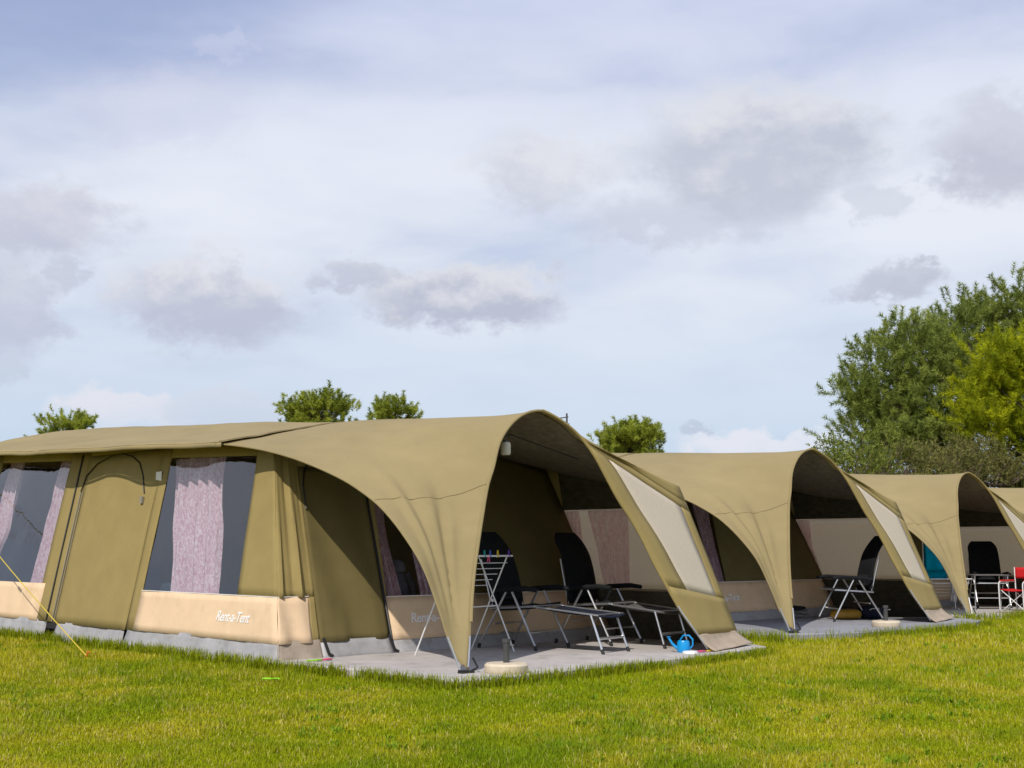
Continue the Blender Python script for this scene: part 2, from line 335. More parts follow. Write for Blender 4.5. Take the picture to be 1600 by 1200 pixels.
def curtain_mb(fn, edges, h0, h1, off, pleats, amp=.05):
    """edges: list of (h, left, right)"""
    hs = [e[0] for e in edges]; m = MB()
    def f(u, v):
        h = h0+(h1-h0)*v; l = np.interp(h, hs, [e[1] for e in edges]); r = np.interp(h, hs, [e[2] for e in edges]); s = l+(r-l)*u
        return fn(s, h, off+amp*math.sin(u*pleats*6.283+1.5*nz(u*3, v*2, off))+.012*nz(u*6, v*7, 3.3))
    return m.sheet(f, pleats*6, 16)
def lettering(parent, at, xax, upax, size):
    cu = bpy.data.curves.new('lettering', 'FONT'); cu.body = 'Rent-a-Tent'; cu.size = size; cu.shear = .28; cu.extrude = .0015; cu.offset = .003; cu.resolution_u = 3; cu.space_character = .95
    tmp = bpy.data.objects.new('lettering_curve', cu); COL.objects.link(tmp)
    dg = bpy.context.evaluated_depsgraph_get(); me = bpy.data.meshes.new_from_object(tmp.evaluated_get(dg)); bpy.data.objects.remove(tmp)
    xs = [v.co.x for v in me.vertices]; w = max(xs)-min(xs); x0 = min(xs)
    X = Vector(xax).normalized(); U = Vector(upax).normalized(); Z = X.cross(U).normalized(); k = .72/w
    for v in me.vertices: v.co = Vector(at) + X*((v.co.x-x0)*k) + U*v.co.y*k*1.08 + Z*(v.co.z+.008)
    me.materials.clear(); return link_mesh('lettering', me, M['print'], parent)

ARCH_L = [(0, .9, 2.825), (-.15, .9, 2.81), (-.36, .88, 2.74), (-.59, .83, 2.6), (-.8, .76, 2.4), (-.97, .67, 2.12), (-1.1, .61, 1.93), (-1.29, .49, 1.56), (-1.41, .41, 1.31), (-1.55, .31, 1.02), (-1.67, .21, .71), (-1.78, .10, .36), (-1.89, .0, .10)]
ARCH_R = [(0, .9, 2.825), (.15, .89, 2.78), (.36, .86, 2.68), (.56, .82, 2.53), (.69, .74, 2.33), (.80, .66, 2.08), (.91, .58, 1.83), (1.04, .5, 1.6), (1.16, .42, 1.35), (1.26, .33, 1.07), (1.37, .24, .81), (1.49, .16, .56), (1.60, .1, .39), (1.80, .01, .10)]
EDGE_L = [(-2.36, 4.0, 2.49), (-2.33, 3.5, 2.44), (-2.24, 3.05, 2.36), (-2.21, 2.44, 2.22), (-2.18, 1.73, 2.0), (-2.16, 1.32, 1.82), (-2.14, 1.05, 1.66), (-2.11, .76, 1.41), (-2.07, .49, 1.09), (-2.02, .28, .65), (-1.97, .13, .27), (-1.89, .0, .10)]
RIDGE = [(0, 4.9, 2.965), (0, 4.4, 2.95), (0, 3.2, 2.87), (0, 2.6, 2.83), (0, 2.0, 2.81), (0, 1.5, 2.80), (0, 1.15, 2.81), (0, .9, 2.825)]
def coons(c_u0, c_u1, c_v0, c_v1):
    """c_u0(v): rear, c_u1(v): front, c_v0(u): ridge, c_v1(u): edge"""
    P00, P10, P01, P11 = c_v0(0), c_v0(1), c_v1(0), c_v1(1)
    return lambda u, v: (1-u)*c_u0(v)+u*c_u1(v)+(1-v)*c_v0(u)+v*c_v1(u)-((1-u)*(1-v)*P00+u*(1-v)*P10+(1-u)*v*P01+u*v*P11)

def make_tent(label, loc, rz, group):
    T = thing('tent', label, 'tent', loc, rz, group)
    TH = .006
    # --- fly: rear roof
    def roof(u, v):
        y0 = 3.72+(4.72-3.72)*(1-abs(2*u-1)); y = y0+(15.6-y0)*v; s = 2*u-1; xe = 2.42
        e = eave_z(y); r = ridge_z(y); k = abs(s); endd = ss(13.2, 15.6, y)
        z = r+(e-r)*(k**1.12) - .5*endd**2*(1-.0*k)
        z -= .022*math.exp(-((k-.74-.04*math.sin(y*.7))/.035)**2)*(.4+.6*abs(nz(y*.4, 1.0, 5)))*(1 if s < 0 else .3) + .014*math.exp(-((k-.45-.05*math.sin(y*.5+1))/.04)**2)
        z += .018*nz(s*3, y*.55, 1.7)+.008*nz(s*7, y*1.6, 4) - .05*math.sin(math.pi*k)*(.5+.5*math.cos(y*2.0))*.4
        return (s*xe*(1-.03*math.cos(y*2*math.pi/2.4)*k), y, z+.014)
    o = MB().sheet(roof, 36, 60).build('roof', M['roof'], T, True, TH)
    # eave hem hanging along the left side
    def hem(u, v):
        y = 3.72+(15.4-3.72)*u; x = -2.42*(1-.03*math.cos(y*2*math.pi/2.4)); z = roof(0, (y-3.72)/(15.6-3.72))[2]
        return (x-.004+.01*nz(y*1.5, 0, 3), y, z-.004-.055*v-.006*nz(y*3, 0, 2))
    MB().sheet(hem, 70, 2).build('hem', M['roof'], o, True, TH)
    seam = MB().tube([Vector(roof(u, .004))+Vector((0, 0, .006)) for u in np.linspace(0, 1, 24)], .007, 5)
    seam.build('seam', M['seam'], o)
    # --- porch canopy, left half saddle to one foot
    aL = interp(ARCH_L)
    rear = interp([np.array(roof(.5-.5*q, .012))-np.array([0, 0, .016]) for q in np.linspace(0, 1, 9)]); rearR = interp([np.array(roof(.5+.5*q, .012))-np.array([0, 0, .016]) for q in np.linspace(0, 1, 9)])
    rg = interp([tuple(rear(0))]+RIDGE[1:]); eL = interp([tuple(rear(1))]+EDGE_L[1:])
    CS = coons(rear, aL, rg, eL)
    def normal(f, u, v):
        a = f(min(u+.01, 1), v)-f(max(u-.01, 0), v); b = f(u, min(v+.01, 1))-f(u, max(v-.01, 0)); n = np.cross(a, b); l = np.linalg.norm(n)
        return n/l if l > 1e-9 else np.array([0, 0, 1.])
    def can(u, v):
        p = CS(u, v); a, b = 1-u, 1-v; r = math.hypot(a, b)
        if 0 < u < 1 and v < 1:
            ph = math.atan2(a, b); f = ss(.62, .25, r)*ss(.0, .12, r)
            amp = min(r/.35, 1)*f*math.sin(ph*2)*(.024*math.sin(ph*15+1.5*nz(r*1.5, 0, 4)+.5) + .010*math.sin(ph*25+1.7))
            amp += .006*nz(u*3, v*3, 9)*min(1, 4*a)*min(1, 4*b)
            p = p + normal(CS, u, v)*amp
        return tuple(p)
    cl = MB().sheet(can, 70, 70).build('canopy', M['roof'], T, True, TH)
    sm = []
    for k in range(25):
        q = k/24; u, v = 1-.43*q**.85, 1-.585*(1-q)**.85; sm.append(Vector(can(max(u, 0), max(v, 0)))+Vector((-.003, -.004, .001)))
    MB().tube(sm, .0045, 5).build('seam', M['seam'], cl)
    # hem of the two free edges
    MB().tube([Vector(eL(t))+Vector((-.004, 0, 0)) for t in np.linspace(0, .985, 46)], .011, 6).build('hem', M['roof'], cl)
    def lin_(u, v):
        u, v = .01+.975*u, .99*v; n_ = normal(CS, u, v); p = np.array(can(u, v)); n_ = n_ if n_ @ (np.array([.3, 2.5, .8])-p) > 0 else -n_
        return tuple(p+n_*(.018 if math.hypot(1-u, 1-v) > .12 else .009))
    MB().sheet(lin_, 70, 70).build('lining', M['canopyliner'], cl, True)  # added sheet below the canvas, shade painted into it
    # --- canopy, right half down to the right wall
    P1 = (2.51, .99, 2.04); Er = tuple(rearR(1))
    aR_top = interp(ARCH_R[:4]+[(.9, .80, 2.42), (1.5, .86, 2.27), (2.05, .94, 2.14), P1]); eR = interp([Er, (2.5, 2.5, 2.2), P1])
    CR = coons(rearR, aR_top, rg, eR)
    MB().sheet(lambda u, v: tuple(CR(u, v)+np.array([0, 0, .004*nz(u*4, v*4, 7)])), 36, 36).build('canopy', M['roof'], T, True, TH)
    MB().sheet(lambda u, v: tuple(CR(.01+.975*u, v)-np.array([.004, -.006, .018])), 30, 30).build('lining', M['canopyliner'], T, True)  # same added shade-coloured sheet for the right half
    # --- right wing between the arch and the right wall
    aR = interp(ARCH_R)
    def wing(s, t, o=0.0):
        q = aR(.15+.85*t); h = 1.83+(.13-1.83)*t; w = np.array(WR(.91+(.36-.91)*t, h))
        p = q+(w-q)*s; bulge = .015*math.sin(math.pi*s)*math.sin(math.pi*t)
        return p + np.array([.35, -.9, .25])*(o+bulge)
    def s01(t): return (.17+.22*t, .91-.08*t)
    wp = MB()
    T0, T1 = .07, .70
    wp.sheet(lambda u, v: tuple(wing(u*s01(T0+v*(T1-T0))[0], T0+v*(T1-T0))), 3, 14)
    wp.sheet(lambda u, v: tuple(wing(s01(T0+v*(T1-T0))[1]+(1-s01(T0+v*(T1-T0))[1])*u, T0+v*(T1-T0))), 3, 14)
    wp.sheet(lambda u, v: tuple(wing(u, T0*v)), 8, 2); wp.sheet(lambda u, v: tuple(wing(u, T1+(.93-T1)*v, .006*nz(u*4, v*4, 2))), 8, 6)
    # lip up to the canopy edge
    wp.sheet(lambda u, v: tuple(wing(u, 0)+(np.array(aR_top(.27+.73*u))+np.array([0, .0, .004])-wing(u, 0))*v), 10, 3)
    wpo = wp.build('side_panel', M['olive'], T, True, TH)
    MB().sheet(lambda u, v: tuple(wing(s01(T0+v*(T1-T0))[0]+(s01(T0+v*(T1-T0))[1]-s01(T0+v*(T1-T0))[0])*u, T0+v*(T1-T0), -.004+.004*nz(u*3, v*5, 6))), 8, 14).build('mesh_window', M['meshout'], wpo, True, .003)
    def flap(u, v):
        p = wing(u, .925+.07*v); out = np.array([.06, -.10, 0])*v**2
        w = .035*math.sin(u*5.5+v*4+.5)*v*(1.1-v)+.02*nz(u*3+2, v*3, 8)*v
        return (p[0]+out[0]+.10*v*(u-.35), p[1]+out[1]-w, max(p[2]*(1-.22*v)+.02*nz(u*4, v*2, 3)*v*(1-v), .086))
    MB().sheet(flap, 16, 12).build('mud_flap', M['flap'], wpo, True, .005)
    # --- arch pole, sleeve, feet
    MB().tube([aL(t) for t in np.linspace(.0, .86, 34)], .017, 7).build('arch_sleeve', M['roof'], T)
    MB().tube([aR(t) for t in np.linspace(.0, .93, 34)], .020, 7).build('arch_sleeve', M['olive'], T)
    pl = MB().tube([Vector(aL(t))+Vector((-.02, -.012, 0)) for t in np.linspace(.90, .99, 8)], .009, 7)
    p2 = Vector((-2.0, .17, .42)); pl.tube([p2+Vector((-.045, -.03, 0)), Vector((-1.97, .02, .085))], .011, 8)
    po = pl.build('arch_pole', M['alu'], T)
    MB().tube([aR(t)+np.array([-.015, -.014, 0]) for t in np.linspace(.82, .995, 10)], .010, 7).build('arch_pole', M['alu'], T)
    fb = MB(); fb.box((-1.93, -.01, .088), (.16, .07, .012)); fb.tube([(-1.84, .02, .09), (-1.80, -.03, .13), (-1.84, .0, .22)], .012, 6); fb.tube([(-2.0, .03, .10), (-1.9, -.03, .10)], .013, 6)
    fb.build('foot_plate', M['rubber'], T)
    # --- left wall
    top = lambda y: eave_z(max(y, 3.3))+.03
    lw = MB()
    def addm(dst, src): dst.add(src.v, src.f)
    w1r = lambda h: 3.49+.105*(h-.73); w1l = lambda h: 5.77; bl = lambda h: 5.79
    addm(lw, quad(WL, lambda h: cornery(h)-.008, w1r, .73, lambda y: eave_z(3.5)+.0, 8, 16, .01, 1.1))
    addm(lw, quad(WL, w1r, w1l, lambda y: 2.36+.035*(y-3.6), top, 8, 3, .004, 2))
    addm(lw, quad(WL, w1l, 6.0, .24, top, 3, 14, .006, 3)); addm(lw, quad(WL, 8.2, 8.86, .24, top, 5, 14, .006, 3))
    addm(lw, quad(WL, 8.86, 11.5, lambda y: 2.55+.035*(y-8.86), top, 6, 3, .004, 4)); addm(lw, quad(WL, 11.5, 15.4, .24, top, 12, 12, .01, 5))
    # above the door arch the wall is one sheet with the door; door set 8 mm proud
    addm(lw, quad(WL, 6.0, 8.2, 2.58, top, 8, 2, .003, 6))
    lwo = lw.build('canvas_wall', M['olive'], T, True, TH)
    door = quad(WL, 6.0, 8.2, .23, 2.58, 16, 20, .012, 6.5, .006, fold=lambda u, v: .012*math.sin(u*3.14)*math.sin(v*3.14)-.010*math.exp(-((u-.08)/.03)**2)*(1-v))
    do = door.build('door', M['olive'], T, True, TH)
    zz = [(8.2, .25), (8.22, 1.2), (8.24, 2.07), (8.17, 2.3), (7.91, 2.46), (7.52, 2.55), (7.2, 2.565), (6.86, 2.51), (6.6, 2.41), (6.42, 2.23), (6.28, 1.99)]
    MB().tube([WL(y, h, .022) for y, h in zz[2:]], .010, 5).build('zip', M['zip'], do)
    MB().tube([WL(y, h, .022) for y, h in zz[:3]], .008, 5).tube([WL(y-.07, h, .022) for y, h in zz[:3]], .006, 5).build('zip', M['zipgrey'], do)
    MB().box(WL(6.29, 1.9, .03), (.03, .06, .09)).build('zip_pull', M['zipgrey'], do, False)
    MB().tube([WL(8.41, .26, .016), WL(8.46, 2.62, .016)], .013, 5).build('zip', M['zip'], lwo)
    MB().box(WL(5.99, 2.2, .012), (.004, .15, .13)).build('name_tag', M['print'], lwo, False)
    # windows of the left wall, with curtains
    def window(fn, a, b, h0, h1, off=-.004):
        return quad(fn, a, b, h0, h1, 10, 10, .01, 8.0, off).build('window', M['pane'], T, True)
    w = window(WL, w1r, w1l, .725, lambda y: 2.365+.035*(y-3.6))
    curtain_mb(WL, [(.7, 4.02, 5.2), (2.4, 4.5, 5.78)], .66, 2.42, -.085, 5).build('curtain', M['curtain'], w, True)
    w = window(WL, 8.86, 11.5, .755, lambda y: 2.555+.035*(y-8.86))
    curtain_mb(WL, [(.7, 8.88, 9.5), (1.5, 8.88, 9.45), (2.6, 8.9, 9.37)], .70, 2.6, -.085, 4).build('curtain', M['curtain'], w, True)
    curtain_mb(WL, [(.7, 11.2, 11.55), (1.5, 10.75, 11.5), (2.7, 10.8, 11.3)], .70, 2.66, -.085, 4).build('curtain', M['curtain'], w, True)
    # sand bands (left wall and round the corner)
    MB_ = quad(WL, lambda h: cornery(h)-.014, bl, .24, .735, 20, 6, .008, 9, .006, fold=lambda u, v: .012*math.sin(u*60+3*v)*max(0, 1-u*7)); MB_.build('band', M['sand'], T, True, TH)
    quad(WL, 8.74, 15.4, .24, .765, 20, 6, .008, 10, .006).build('band', M['sand'], T, True, TH)
    fr_r = lambda h: -2.03+.16*(h-.25)
    quad(WF, lambda h: cornerx(h)-.012, fr_r, .24, .735, 14, 6, .004, 11, .006, fold=lambda u, v: .020*math.sin(u*9+2.5*v)*(.35+.65*(1-v))).build('band', M['sand'], T, True, TH)
    bt = MB().tube([WL(cornery(.735)-.004, .737, .01), WL(5.78, .737, .01)], .006, 4).tube([WF(-2.36, .737, .012), WF(-1.96, .737, .012)], .006, 4); bt.build('piping', M['print'], T)
    lettering(T, WL(3.82, .44, .008), (0, -1, 0), (.2, 0, 1), .2)
    # skirts
    def skirt(fn, a, b, seed, top_=.27, n=24, m=None, deep=-.03):
        return quad(fn, a, b, deep, top_, n, 5, .02, seed, .0, fold=lambda u, v: .05*ss(0, .06, u)*(1-v)**1.5*(.6+.4*math.sin(u*n*1.3+seed))+.012*math.sin(u*n*3.1+seed*2)*(1-v)).build('mud_skirt', m or M['skirt'], T, True, .004)
    skirt(WL, lambda h: cornery(h)-.01, 5.95, 1.0); skirt(WL, 6.05, 8.05, 2.0, .25); skirt(WL, 8.42, 15.4, 3.0)
    skirt(WF, lambda h: cornerx(h)-.02, -1.9, 5.0, .27, 10, M['skirt_tan'])
    # --- cabin front
    zl = lambda h: -1.93+.09*(h-.14); zr = lambda h: -.96+.065*(h-.13); wl_ = lambda h: -.87+.12*(h-.7); wr_ = lambda h: -.10+.2*(h-.67); rx = lambda h: 2.86-.2*(h-.08)
    ftop = lambda x: 2.40+.50*(1-abs(x)/2.45)
    fw = MB()
    addm(fw, quad(WF, cornerx, zl, .73, lambda x: ftop(x), 18, 20, .008, 12, 0, fold=lambda u, v: (.030*math.sin(u*11+1.0)+.016*math.sin(u*23+v*2))*ss(0, .12, u)*(1-.55*v)*ss(0, .12, 1-u)))
    addm(fw, quad(WF, fr_r, zl, .24, .73, 4, 6, .004, 12, 0)); 
    addm(fw, quad(WF, zr, wl_, .7, ftop, 3, 14, .003, 13)); addm(fw, quad(WF, wl_, wr_, 2.16, ftop, 8, 4, .003, 14)); quad(WF, wr_, rx, .7, ftop, 14, 14, .012, 15).build('canvas_panel', M['darkolive'], T, True, TH)  # right panel takes the olive with shade in its colour
    addm(fw, quad(WF, zl, zr, 2.22, ftop, 6, 4, .003, 16))
    fwo = fw.build('canvas_wall', M['olive'], T, True, TH)
    fd = quad(WF, zl, zr, .24, 2.22, 18, 24, .010, 17, .006, fold=lambda u, v: .022*math.sin((u*.9+v*.55)*9.0)*ss(0, .2, u)*ss(0, .2, 1-u)*ss(1, .75, v)+.02*math.exp(-((u-.35-.1*v)/.06)**2)*ss(.35, 0, v)).build('door', M['darkolive'], T, True, TH)  # door canvas darkened for the shade under the canopy
    MB().tube([WF(zr(h)+.005, h, .022) for h in (.1, .6, 1.2, 1.9, 2.4)], .013, 5).build('zip', M['zip'], fd)
    MB().tube([WF(zl(h)+.03, h, .022) for h in (1.72, 2.0)]+[WF(-1.66, 2.2, .022), WF(-1.5, 2.34, .022), WF(-1.25, 2.42, .022)], .009, 5).build('zip', M['zip'], fd)
    quad(WF, zl, zr, .06, .26, 12, 4, .01, 18, .004, fold=lambda u, v: .02*(1-v)*(1+math.sin(u*8))).build('mud_skirt', M['skirt'], fd, True, .004)
    for hx in (-1.88, -.97): MB().tube([WF(hx, .28, .02), WF(hx+.01, .12, .05), WF(hx+.05, .09, .07)], .018, 6).build('strap', M['zip'], fd)
    w = window(WF, wl_, wr_, .70, 2.16)
    curtain_mb(WF, [(.7, -.80, -.58), (1.4, -.80, -.62), (2.2, -.70, -.50)], .66, 2.15, -.07, 4).build('curtain', M['curtain'], w, True)
    curtain_mb(WF, [(.7, -.30, -.06), (1.4, -.25, .04), (2.2, -.22, .20)], .66, 2.15, -.07, 4).build('curtain', M['curtain'], w, True)
    quad(WF, lambda h: -.94+.1*(h-.23), lambda h: 2.8-.2*h, .22, .705, 24, 6, .008, 19, .006).build('band', M['sand'], T, True, TH)
    MB().tube([WF(-.88, .707, .01), WF(2.66, .707, .01)], .006, 4).build('piping', M['print'], T)
    lettering(T, WF(-.60, .40, .008), (1, 0, 0), (0, .4, 1), .2)
    quad(WF, -.95, 2.84, .05, .24, 24, 4, .01, 20, .0, fold=lambda u, v: .03*(1-v)).build('mud_skirt', M['skirt'], T, True, .004)
    # --- right wall (porch part with mesh window, then plain) and rear, floor
    rw = MB(); yb = lambda h: 2.37+.4*(h-.03); RT = lambda y: 2.03+.14*max(0, y-1.0)
    yf = lambda h: .36+.394*(h-.11); wl2 = lambda h: 2.76+.32*(h-.75); wr2 = lambda h: .62+.394*(h-.11)
    rw_top = lambda y: float(np.interp(y, [.99, 1.7, 2.5, 3.2, 4.0], [2.06, 2.12, 2.215, 2.34, 2.48]))
    addm(rw, quad(WR, yf, wr2, .72, 1.8, 2, 10, .003, 21)); addm(rw, quad(WR, yf, 3.1, 1.79, rw_top, 10, 3, .004, 22)); addm(rw, quad(WR, wl2, lambda h: 3.2, .72, 1.8, 3, 10, .003, 23))
    addm(rw, quad(WR, yf, 3.2, .06, .725, 14, 6, .015, 24)); addm(rw, quad(WR, 3.1, 15.4, .03, lambda y: eave_z(y)+.05 if y > 4 else 2.36, 30, 6, .01, 25))
    rwo = rw.build('canvas_wall', M['olive'], T, True, TH)
    quad(WR, wr2, wl2, .72, 1.79, 14, 10, .008, 26, -.004).build('mesh_window', M['mesh'], rwo, True, .003)
    ln_ = MB(); addm(ln_, quad(WR, yf, wr2, .72, 1.8, 2, 10, .003, 21, -.012)); addm(ln_, quad(WR, yf, 3.1, 1.79, rw_top, 10, 3, .004, 22, -.012)); addm(ln_, quad(WR, wl2, lambda h: 3.2, .72, 1.8, 3, 10, .003, 23, -.012)); addm(ln_, quad(WR, lambda h: yf(h)+.02, 3.2, .085, .722, 14, 6, .015, 24, -.012))
    ln_.build('lining', M['liner'], rwo, True)  # added dark sheet inside the right wall, painted as interior shade
    MB().tube([WR(.8, .72, -.024), WR(2.76, .72, -.014)], .014, 5).build('hem', M['mesh'], rwo)
    curtain_mb(WR, [(.7, 2.05, 2.5), (1.3, 1.95, 2.55), (1.8, 1.9, 2.62)], .74, 1.77, -.035, 5, .014).build('curtain', M['curtain_thin'], rwo, True)
    curtain_mb(WR, [(.7, 2.66, 2.74), (1.3, 2.80, 2.92), (1.8, 2.78, 3.05)], .74, 1.77, -.035, 3, .012).build('curtain', M['curtain_thin'], rwo, True)
    MB().sheet(lambda u, v: (-2.5+5.3*u, 15.35, .03+(roof(min(max((-2.5+5.3*u)/4.84+.5, 0), 1), .975)[2]+.03-.03)*v), 16, 4).build('canvas_wall', M['olive'], T, True, TH)
    MB().sheet(lambda u, v: (-2.42+5.2*u, 2.5+12.8*v, .045), 4, 8).build('groundsheet', M['lining'], T, False)
    return T
grp = 'tunnel tents in a row along the lawn'
t1 = make_tent('nearest olive canvas tent, its long wall of curtained windows and arched porch in full view', TENTS[0][0], R(TENTS[0][1]), grp)
tlabels = ['second olive canvas tent, arched porch with one black recliner facing left and an ochre bag',
           'third olive canvas tent, arched porch with turquoise towel and red folding chair',
           'farthest olive canvas tent, only the left side of its canopy showing at the right edge']
tents = [t1]
for (loc, rz), lb in zip(TENTS[1:], tlabels):
    t = dup(t1); t.location = loc; t.rotation_euler = (0, 0, R(rz)); t['label'] = lb; tents.append(t)
# only the nearest tent has both inner curtains at its mesh window
for t, keep_ in ((tents[1], 1), (tents[2], 0), (tents[3], 0)):
    for w_ in [c for c in t.children if c.name.startswith('canvas_wall')]:
        cs_ = [c for c in w_.children if c.name.startswith('curtain')]
        for c in (cs_[:1] if keep_ else cs_): bpy.data.objects.remove(c)
def TW(i, x, y, z=.08):
    (l, a) = TENTS[i]; c, s = math.cos(R(a)), math.sin(R(a)); return (l[0]+c*x-s*y, l[1]+s*x+c*y, l[2]+z)
def TA(i, ang): return R(TENTS[i][1]+ang)

# concrete pads
PADP = [(-2.62, 2.75), (-2.46, 1.2), (-2.44, -.50), (-1.2, -.46), (.3, -.36), (1.8, -.20), (2.95, .02), (3.1, .3), (3.15, 3.4), (-2.4, 3.4)]
for i in range(4):
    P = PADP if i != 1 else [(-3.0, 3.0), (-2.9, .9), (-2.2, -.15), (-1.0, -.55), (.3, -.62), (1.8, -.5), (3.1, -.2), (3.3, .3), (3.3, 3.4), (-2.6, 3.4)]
    z1 = .08; vs = []; n = len(P)
    cx, cy = .2, 1.6
    for (x, y) in P: vs.append(TW(i, x, y, -.08))
    for (x, y) in P: vs.append(TW(i, x, y, z1-.012))
    for (x, y) in P: vs.append(TW(i, cx+(x-cx)*.994, cy+(y-cy)*.994, z1))
    fs = [(k, (k+1) % n, n+(k+1) % n, n+k) for k in range(n)]+[(n+k, n+(k+1) % n, 2*n+(k+1) % n, 2*n+k) for k in range(n)]+[tuple(range(2*n, 3*n))]
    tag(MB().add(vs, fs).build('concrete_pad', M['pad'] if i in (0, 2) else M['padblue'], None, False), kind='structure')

# ------------------------------------------------------------------ furniture builders (front faces local -y)
def rounded_back(w, h, y0, z0, lean, curve=.10):
    """padded recliner back: smooth outline with rounded top, bowed in depth"""
    m = MB(); nu, nv = 12, 18
    def f(side):
        def g(u, v):
            t = v; wr = w*(1-.10*t) if t < .8 else w*(.92)*math.sqrt(max(1-((t-.8)/.2)**2*.55, 0)); x = (u-.5)*wr
            y = y0+lean*h*t+curve*(-math.sin(t*3.6)*.35+.55*ss(.65, 1, t)); z = z0+h*t
            th = .026*(1-(2*u-1)**4)*min(1, 8*(1-t)+.15)*min(1, 10*t+.2)
            th *= 1+.25*math.sin(t*16)
            return (x, y-side*th, z)
        return g
    m.sheet(f(1), nu, nv)
    b = MB().sheet(f(-1), nu, nv); m.add(b.v, [q[::-1] for q in b.f]); return m
def make_recliner(label, loc, rz, seat_mat, group, foot=None, footlen=.78, lean=.24):
    t = thing('recliner_chair', label, 'chair', loc, rz, group); t.scale = (1.12, 1.12, 1.12)
    W2 = .29
    rounded_back(.60, .80, .26, .44, lean).build('backrest', M['black'], t, True)
    m = MB(); m.sheet(lambda u, v: ((u-.5)*.50, -.27+.55*v, .455-.035*v-.02*math.sin(u*3.14)+.02*(1-v)**3), 8, 8); m.build('seat', M['black'], t, True, .03)
    c = MB(); rounded_back(.40, .17, .22, .50, .2, .02).build('lumbar_cushion', M['black'], t, True)
    fr = MB()
    for s in (-1, 1):
        fr.tube([(s*.265, -.29, .455), (s*.265, .29, .42)], .012, 8)
        fr.tube([(s*.275, .26, .44), (s*.275, .26+lean*.5, .44+.5)], .011, 8)
    fr.tube([(-.265, -.29, .455), (.265, -.29, .455)], .012, 8); fr.tube([(-.29, .22, .26), (.29, .22, .26)], .009, 8); fr.tube([(-.29, -.24, .18), (.29, -.24, .18)], .009, 8)
    fr.build('frame', M['alu'], t)
    for s in (-1, 1):
        for (y0, y1) in ((-.02, -.34), (.06, .42)):
            lg = MB().tube([(s*W2, y0, .60), (s*(W2+.01), y1, .025)], .0135, 8).build('leg', M['alu'], t)
            MB().tube([(s*(W2+.01), y1+.012*(1 if y1 < 0 else -1), .05), (s*(W2+.01), y1, 0)], .019, 8).build('foot_cap', M['rubber'], lg)
        MB().tube([(s*(W2+.01), -.34, .625), (s*(W2+.01), -.2, .64), (s*(W2+.01), .1, .625), (s*(W2+.01), .27, .60)], [.022, .028, .026, .018], 8).build('armrest', M['black'], t)
    if foot:
        m = MB(); L = footlen
        m.sheet(lambda u, v: ((u-.5)*.46, -.31-L*v, .44-.06*v-.022*math.sin(u*3.14)-.012*math.sin(v*3.14)), 6, 8); ft = m.build('leg_rest', foot, t, True, .016)
        r = MB()
        for s in (-1, 1): r.tube([(s*.235, -.30, .445), (s*.235, -.31-L*.96, .385)], .011, 8)
        r.tube([(-.235, -.31-L*.9, .385), (.235, -.31-L*.9, .385)], .010, 8)
        r.tube([(-.225, -.31-L*.95, .15), (.225, -.31-L*.95, .15)], .015, 8); r.build('rest_frame', M['alu'], t)
        for s in (-1, 1):
            lg = MB().tube([(s*.235, -.31-L*.84, .385), (s*.24, -.31-L*1.02, .02)], .013, 8).build('leg', M['alu'], t)
            MB().tube([(s*.24, -.31-L*1.005, .045), (s*.24, -.31-L*1.03, 0)], .018, 8).build('foot_cap', M['rubber'], lg)
    return t
RG = 'high-backed camping recliners'
make_recliner('black recliner with grey leg rest, in front of the mesh window in the nearest porch', TW(0, 1.86, 1.75), TA(0, 8), 'black', RG, M['charcoal'], .66, .22)
make_recliner('black recliner with navy leg rest, standing behind the white drying rack', TW(0, .66, 1.86), TA(0, 10), 'black', RG, M['navy'], .80, .30)
make_recliner('black recliner without leg rest, seen from the side alone in the second porch', TW(1, 1.30, 1.22), TA(1, -124), 'black', RG, None, lean=.26)
make_recliner('black recliner facing out behind the small table in the third porch', TW(2, 1.85, 1.50), TA(2, -50), 'black', RG, None, lean=.2)

# drying rack
def drying_rack(label, loc, rz, L=1.15, Wd=.5, H=1.10):
    t = thing('drying_rack', label, 'drying rack', loc, rz, 'folding drying racks')
    fr = MB(); r = .0075
    for y in (-Wd/2, Wd/2): fr.tube([(-L/2, y, H), (L/2, y, H)], .010, 8)
    for x in (-L/2, L/2): fr.tube([(x, -Wd/2, H), (x, Wd/2, H)], r, 8)
    fr.build('top_frame', M['white'], t)
    for k in range(8):
        y = -Wd/2+Wd*(k+.5)/8; MB().tube([(-L/2, y, H-.002), (L/2, y, H-.002)], .0035, 5).build('rail', M['white'], t)
    for x in (-L/2+.05, L/2-.05):
        for s in (-1, 1): MB().tube([(x, s*Wd*.42, H), (x, -s*Wd*.62, .0)], .009, 8).build('leg', M['white'], t)
        MB().tube([(x-.006, 0, .58), (x+.006, 0, .58)], .02, 8).build('hinge', M['white'], t)
    for k in range(5):
        z = H-.08-.065*k; w = .5*(1-.10*k); MB().tube([(-L/2+.05, -Wd*.42+.05*k, z), (L/2-.05-.03*k, -Wd*.42+.05*k, z)], .0045, 5).build('rail', M['white'], t)
    MB().tube([(-L/2+.05, -.05, .52), (L/2-.05, -.05, .52)], .008, 6).build('brace', M['white'], t)
    return t
rk = (-.44, 1.72); RKA = 12
drying_rack('white drying rack with coloured pegs, just inside the nearest arch', TW(0, *rk), TA(0, RKA))
pegs = [('yellow', -.16), ('tealpeg', .02), ('bluepeg', .13), ('yellow', .28), ('pink', .10), ('purple', .50)]
names = dict(yellow='yellow', tealpeg='teal', bluepeg='blue', pink='pink', purple='purple')
seen = {}
